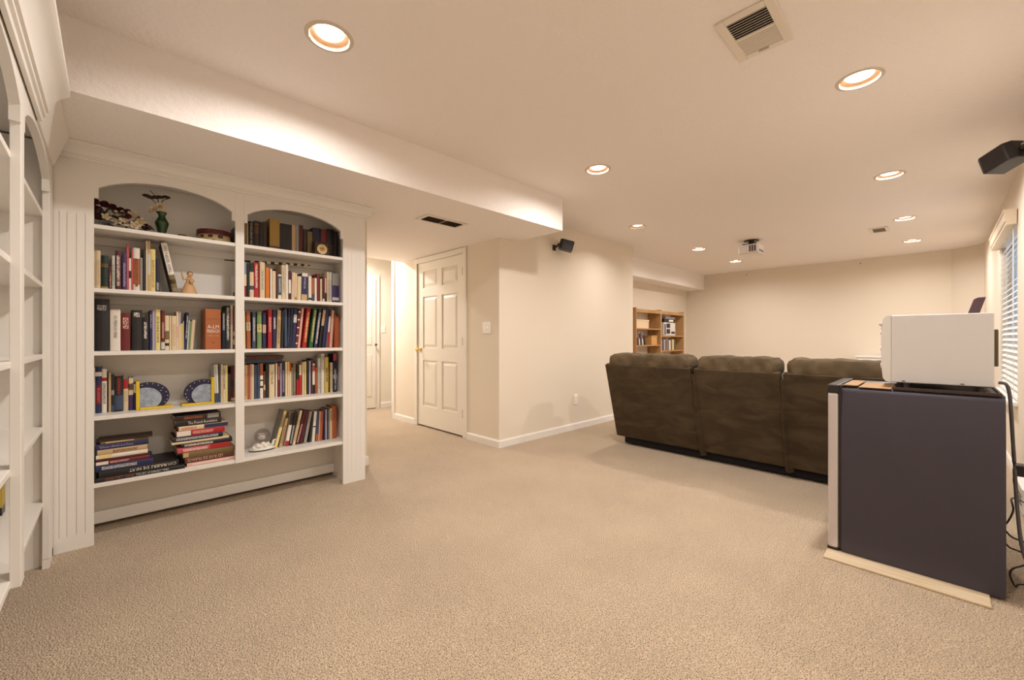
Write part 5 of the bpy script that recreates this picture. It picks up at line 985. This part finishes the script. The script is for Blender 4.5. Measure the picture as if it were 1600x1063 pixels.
# ------------------------------------------------------------------ vents
def vent(c, lx, ly, label, nsl, along, split, z, deep=.010, sm='vent'):
    """ceiling grille; slats run along 'x' or 'y'"""
    t = thing('ceiling_vent', (c[0], c[1], z), label, 'vent'); x0, x1, y0, y1 = c[0]-lx/2, c[0]+lx/2, c[1]-ly/2, c[1]+ly/2; e = .034
    B(x0+.01, x1-.01, y0+.01, y1-.01, z-.003, z-.0005).build('shade_backing', 'ventshade', t)  # flat dark sheet, the shade of the duct put into its colour
    for a in ((x0, x1, y0, y0+e), (x0, x1, y1-e, y1), (x0, x0+e, y0+e, y1-e), (x1-e, x1, y0+e, y1-e)): B(*a, z-deep, z-.0005).build('frame', 'vent', t, bevel=.003)
    ix0, ix1, iy0, iy1 = x0+e, x1-e, y0+e, y1-e
    base = None
    for k in range(nsl):
        f = (k+.5)/nsl
        tl = math.radians(-40 if (f < .5 and split) else 40)
        if along == 'y': pos = (ix0+(ix1-ix0)*f-c[0], 0, -.006); L = (iy1-iy0)/2; rot = (0, tl, 0); dim = (.0042, L)
        else: pos = (0, iy0+(iy1-iy0)*f-c[1], -.006); L = (ix1-ix0)/2; rot = (tl, 0, 0); dim = (L, .006)
        if base is None: base = B(-dim[0], dim[0], -dim[1], dim[1], -.0008, .0008).build('slat', sm, t, local=True); s = base
        else: s = base.copy(); COL.objects.link(s); s.parent = t
        s.location = pos; s.rotation_euler = rot
    if split:
        if along == 'y': B(c[0]-.006, c[0]+.006, iy0, iy1, z-deep, z-.003).build('divider', 'vent', t)
        else: B(ix0, ix1, c[1]-.006, c[1]+.006, z-deep, z-.003).build('divider', 'vent', t)
    return t
v1 = vent((1.972, .55), .325, .215, 'square white ceiling vent at top of the room', 16, 'y', True, ZC)
B(2.10, 2.106, .53, .57, ZC-.02, ZC-.010).build('damper_lever', 'vent', v1)
vent((6.65, .515), .30, .18, 'small far ceiling vent near the window', 6, 'y', False, ZC, .010, mat('vent_grey', (140, 124, 112), .6))
vent((2.055, 2.99), .42, .19, 'dark two-part return vent under the soffit', 10, 'x', False, ZS, .006, mat('filter_brown', (74, 58, 44), .8))
B(2.045, 2.065, 2.93, 3.05, ZS-.008, ZS-.002).build('divider', 'vent', bpy.data.objects['ceiling_vent.002'])

# ------------------------------------------------------------------ wall speakers
def speaker(c, rot, wall, label):
    t = thing('wall_speaker', wall, label, 'speaker', 'small black surround speakers')
    R = Matrix.Translation(c) @ rot
    pts = [(-.062, -.075), (.062, -.075), (.062, .05), (.035, .078), (-.035, .078), (-.062, .05)]
    mb = MB().prism(pts, 'z', -.055, .055); mb.xf(R); mb.build('cabinet', 'black', t, bevel=.006, seg=2)
    mb = B(-.056, .056, -.081, -.075, -.049, .049); mb.xf(R); mb.build('grille', mat('speaker_grille', (40, 34, 30), .9, bump=(900, .3)), t, bevel=.003)
    wv = Vector(wall); n = (Vector(c)-wv); back = R @ Vector((0, .078, 0))
    MB().tube([wv+Vector((0, math.copysign(.012, n.y), 0)), (wv+back)/2+Vector((0, 0, -.01)), back], [.013, .011, .014], 10).build('bracket_arm', 'black', t)
    B(wv.x-.022, wv.x+.022, min(wv.y, wv.y+math.copysign(.014, n.y)), max(wv.y, wv.y+math.copysign(.014, n.y)), wv.z-.035, wv.z+.03).build('wall_mount', 'black', t, bevel=.003)
    MB().tube(smooth_path([back+Vector((0, 0, .02)), (wv+back)/2+Vector((0, 0, .05)), wv+Vector((0, math.copysign(.004, n.y), .04))]), .002, 5).build('wire', 'plate', t)
speaker((3.70, 2.945, 2.15), Matrix.Rotation(.75, 4, 'Z') @ Matrix.Rotation(.28, 4, 'X'), (3.645, 3.08, 2.14), 'small black speaker on wall left of the sofa')
speaker((3.70, -.258, 2.140), Matrix.Rotation(PI-.75, 4, 'Z') @ Matrix.Rotation(.30, 4, 'X'), (3.62, -.42, 2.15), 'small black speaker high on window wall')

# ------------------------------------------------------------------ projector
pj = thing('ceiling_projector', (6.16, 1.76, ZC), 'white projector hanging from the ceiling', 'projector')
px, py = 6.16, 1.76
MB().lathe([(.001, 0), (.09, 0), (.09, -.012), (.001, -.012)], (px, py, ZC-.0005), 24).build('ceiling_plate', 'dark_metal', pj)
MB().lathe([(.001, -.012), (.035, -.012), (.035, -.055), (.001, -.055)], (px, py, ZC), 16).build('mount_post', 'dark_metal', pj)
for a in (.7, -.7, 2.4, -2.4): MB().tube([(px, py, ZC-.05), (px+.12*math.cos(a), py+.12*math.sin(a), ZC-.058)], .009, 6).build('mount_arm', 'dark_metal', pj)
pw = mat('projector_white', (246, 242, 244), .4)
B(px-.115, px+.115, py-.115, py+.125, ZC-.185, ZC-.066).build('body', pw, pj, bevel=.014, seg=3)
B(px-.112, px+.112, py-.112, py+.122, ZC-.192, ZC-.186).build('base_seam', 'vent', pj)
for k in range(3): B(px-.118, px-.115, py-.085+k*.03, py-.064+k*.03, ZC-.165, ZC-.085).build('intake_grille', mat('proj_grille', (96, 84, 92), .6), pj)
for dx in (-.06, .0, .06): B(px+dx-.015, px+dx+.015, py-.118, py-.114, ZC-.165, ZC-.14).build('port', 'dark_metal', pj)
MB().lathe([(.001, 0), (.035, 0), (.032, .03), (.001, .028)], seg=18).xf(Matrix.Translation((px+.113, py+.05, ZC-.118)) @ Matrix.Rotation(PI/2, 4, 'Y')).build('lens', 'black', pj)

# ------------------------------------------------------------------ pine bookcase in the niche
pb = thing('pine_bookcase', (7.25, 3.66, 0), 'pale pine bookcase in the far niche behind sofa', 'bookcase')
PY0, PY1 = 3.54, 3.795; PX0, PXM, PX1 = 6.31, 7.21, 8.17
for x in (PX0, PXM-.018, PX1-.02): B(x, x+(.036 if x == PXM-.018 else .02), PY0, PY1, 0, 1.62).build('upright', 'pine', pb)
for a, b, zs in ((PX0+.02, PXM-.018, (1.60, 1.275, .985, .68, .37, .06)), (PXM+.018, PX1-.02, (1.60, 1.15, .875, .6, .33, .06))):
    for zz in zs: B(a, b, PY0+.005, PY1, zz-.02, zz).build('shelf', 'pine', pb)
    B(a, b, PY0, PY0+.015, 1.545, 1.60).build('top_rail', 'pine', pb)
def nb(name, a, label, cat, m, kids=()):
    o = B(*a).build(name, m, bevel=.003); tag(o, label, cat)
    BASE[o.name] = Vector((0, 0, 0))
    for nm, k, mm in kids: B(*k).build(nm, mm, o)
    return o
nb('white_box', (6.42, 6.86, 3.60, 3.76, 1.2755, 1.40), 'cream box on upper left pine shelf', 'box', 'hutch', [('lid', (6.415, 6.865, 3.595, 3.765, 1.401, 1.425), 'hutch')])
nb('wicker_box', (6.92, 7.13, 3.58, 3.75, .9855, 1.13), 'small tan basket box on second pine shelf', 'box', mat('wicker', (206, 156, 96), .7, bump=(120, .5)), [('lid', (6.915, 7.135, 3.575, 3.755, 1.131, 1.15), mat('wicker', (206, 156, 96)))])
nb('maroon_box', (6.36, 6.5, 3.6, 3.7, .9855, 1.08), 'small maroon box on second pine shelf', 'box', mat('maroonbox', (84, 40, 40), .6), [('lid', (6.358, 6.502, 3.598, 3.702, 1.081, 1.1), mat('maroonbox', (84, 40, 40)))])
for k, (x, wd, h, c, a, lab) in enumerate(((6.53, .03, .21, (226, 222, 214), -.16, 'white leaning case on second pine shelf, leftmost'), (6.58, .035, .2, (40, 40, 62), -.16, 'dark blue leaning case on second pine shelf'), (6.64, .03, .2, (236, 226, 216), -.12, 'white leaning case on second pine shelf, rightmost'), (6.72, .03, .13, (70, 64, 48), -.1, 'short olive book leaning on second pine shelf'))):
    o, _ = make_book('video_case', wd, h, .13, c, [(.55, .95, (90, 60, 80))] if k < 3 else []); o.location = (x, 3.6, .9853); o.rotation_euler = (0, a, 0); tag(o, lab, 'case')
st = thing('printer', (7.65, 3.66, 1.15), 'white and black boxy device on upper right pine shelf', 'printer')
B(7.40, 7.88, 3.58, 3.78, 1.1505, 1.40).build('body', mat('printer_white', (222, 216, 210), .5), st, bevel=.01)
for a in ((7.42, 7.46, 3.575, 3.58, 1.17, 1.37), (7.5, 7.64, 3.575, 3.58, 1.30, 1.38), (7.5, 7.64, 3.575, 3.58, 1.19, 1.275), (7.7, 7.84, 3.575, 3.58, 1.19, 1.23)): B(*a).build('slot_panel', 'black', st)
nb('dark_case', (7.42, 7.86, 3.59, 3.76, 1.401, 1.47), 'dark flat case stacked on the white device', 'case', 'black', [('label', (7.62, 7.8, 3.586, 3.59, 1.42, 1.455), 'plate')])
nb('silver_case', (7.5, 7.9, 3.6, 3.76, 1.4735, 1.51), 'thin silver case topmost on the white device', 'case', mat('silver', (196, 190, 196), .4), [('edge', (7.5, 7.9, 3.597, 3.6, 1.485, 1.495), 'black')])
cols = [(210, 206, 206), (80, 70, 80), (120, 130, 140), (226, 196, 196), (60, 40, 48), (190, 170, 140), (70, 60, 56), (214, 216, 206), (236, 206, 186), (110, 80, 70), (222, 206, 130), (216, 220, 190), (90, 84, 80)]
names = ['silver white', 'dark plum', 'blue grey', 'pale pink', 'black maroon', 'tan', 'dark olive', 'pale grey', 'peach', 'brown', 'yellow', 'pale green', 'charcoal']
x = 7.29
for k, (c, n_) in enumerate(zip(cols, names)):
    wd = .028+.012*((k*7) % 5)/5; h = .19+.012*((k*3) % 4)
    o, _ = make_book('book', wd, h, .13, c, []); o.location = (x, 3.58, .8753); tag(o, '%s book on second right shelf of pine bookcase' % n_, 'book', 'books in the pine bookcase'); x += wd+.012
t = thing('white_mug', (6.47, 3.62, .68), 'white mug on third pine shelf above sofa', 'mug')
MB().lathe([(.001, 0), (.05, 0), (.055, .14), (.045, .14), (.04, .02), (.001, .02)], (6.47, 3.62, .6805), 20).build('cup', 'porcelain', t, smooth=True); MB().tube([(6.525, 3.62, .72), (6.56, 3.62, .74), (6.56, 3.62, .79), (6.525, 3.62, .80)], .008, 6).build('handle', 'porcelain', t)
nb('paper_stack', (6.75, 7.1, 3.58, 3.75, .6805, .80), 'stack of white paper on third pine shelf', 'paper', 'plate', [('top_sheet', (6.76, 7.09, 3.585, 3.745, .8005, .803), 'pages')])
# low white cabinet by the far wall
lc = thing('low_white_cabinet', (8.68, .45, 0), 'low white cabinet against the far wall behind sofa', 'cabinet')
B(8.5, 8.88, -.02, .93, 0, .80).build('body', 'trim', lc); B(8.48, 8.885, -.04, .95, .80, .825).build('top', 'trim', lc, bevel=.004)
for a, b in ((0, .45), (.46, .91)): q = B(8.485, 8.5, a, b, .05, .78).build('door', 'trim', lc, bevel=.003); B(8.475, 8.485, (a+b)/2-.05, (a+b)/2+.05, .6, .61).build('handle', 'steel', q)
# speaker hooks high on the far wall
for y_, lab in ((2.62, 'tiny screw hook on far wall, left of two'), (.92, 'tiny screw hook on far wall, right of two')):
    t = thing('wall_hook', (8.9, y_, 2.33), lab, 'hook'); MB().tube([(8.9, y_, 2.33), (8.88, y_, 2.33), (8.872, y_, 2.34)], .004, 6).build('shank', 'dark_metal', t); MB().ball((8.872, y_, 2.342), .006, 6, 5).build('tip', 'dark_metal', t)
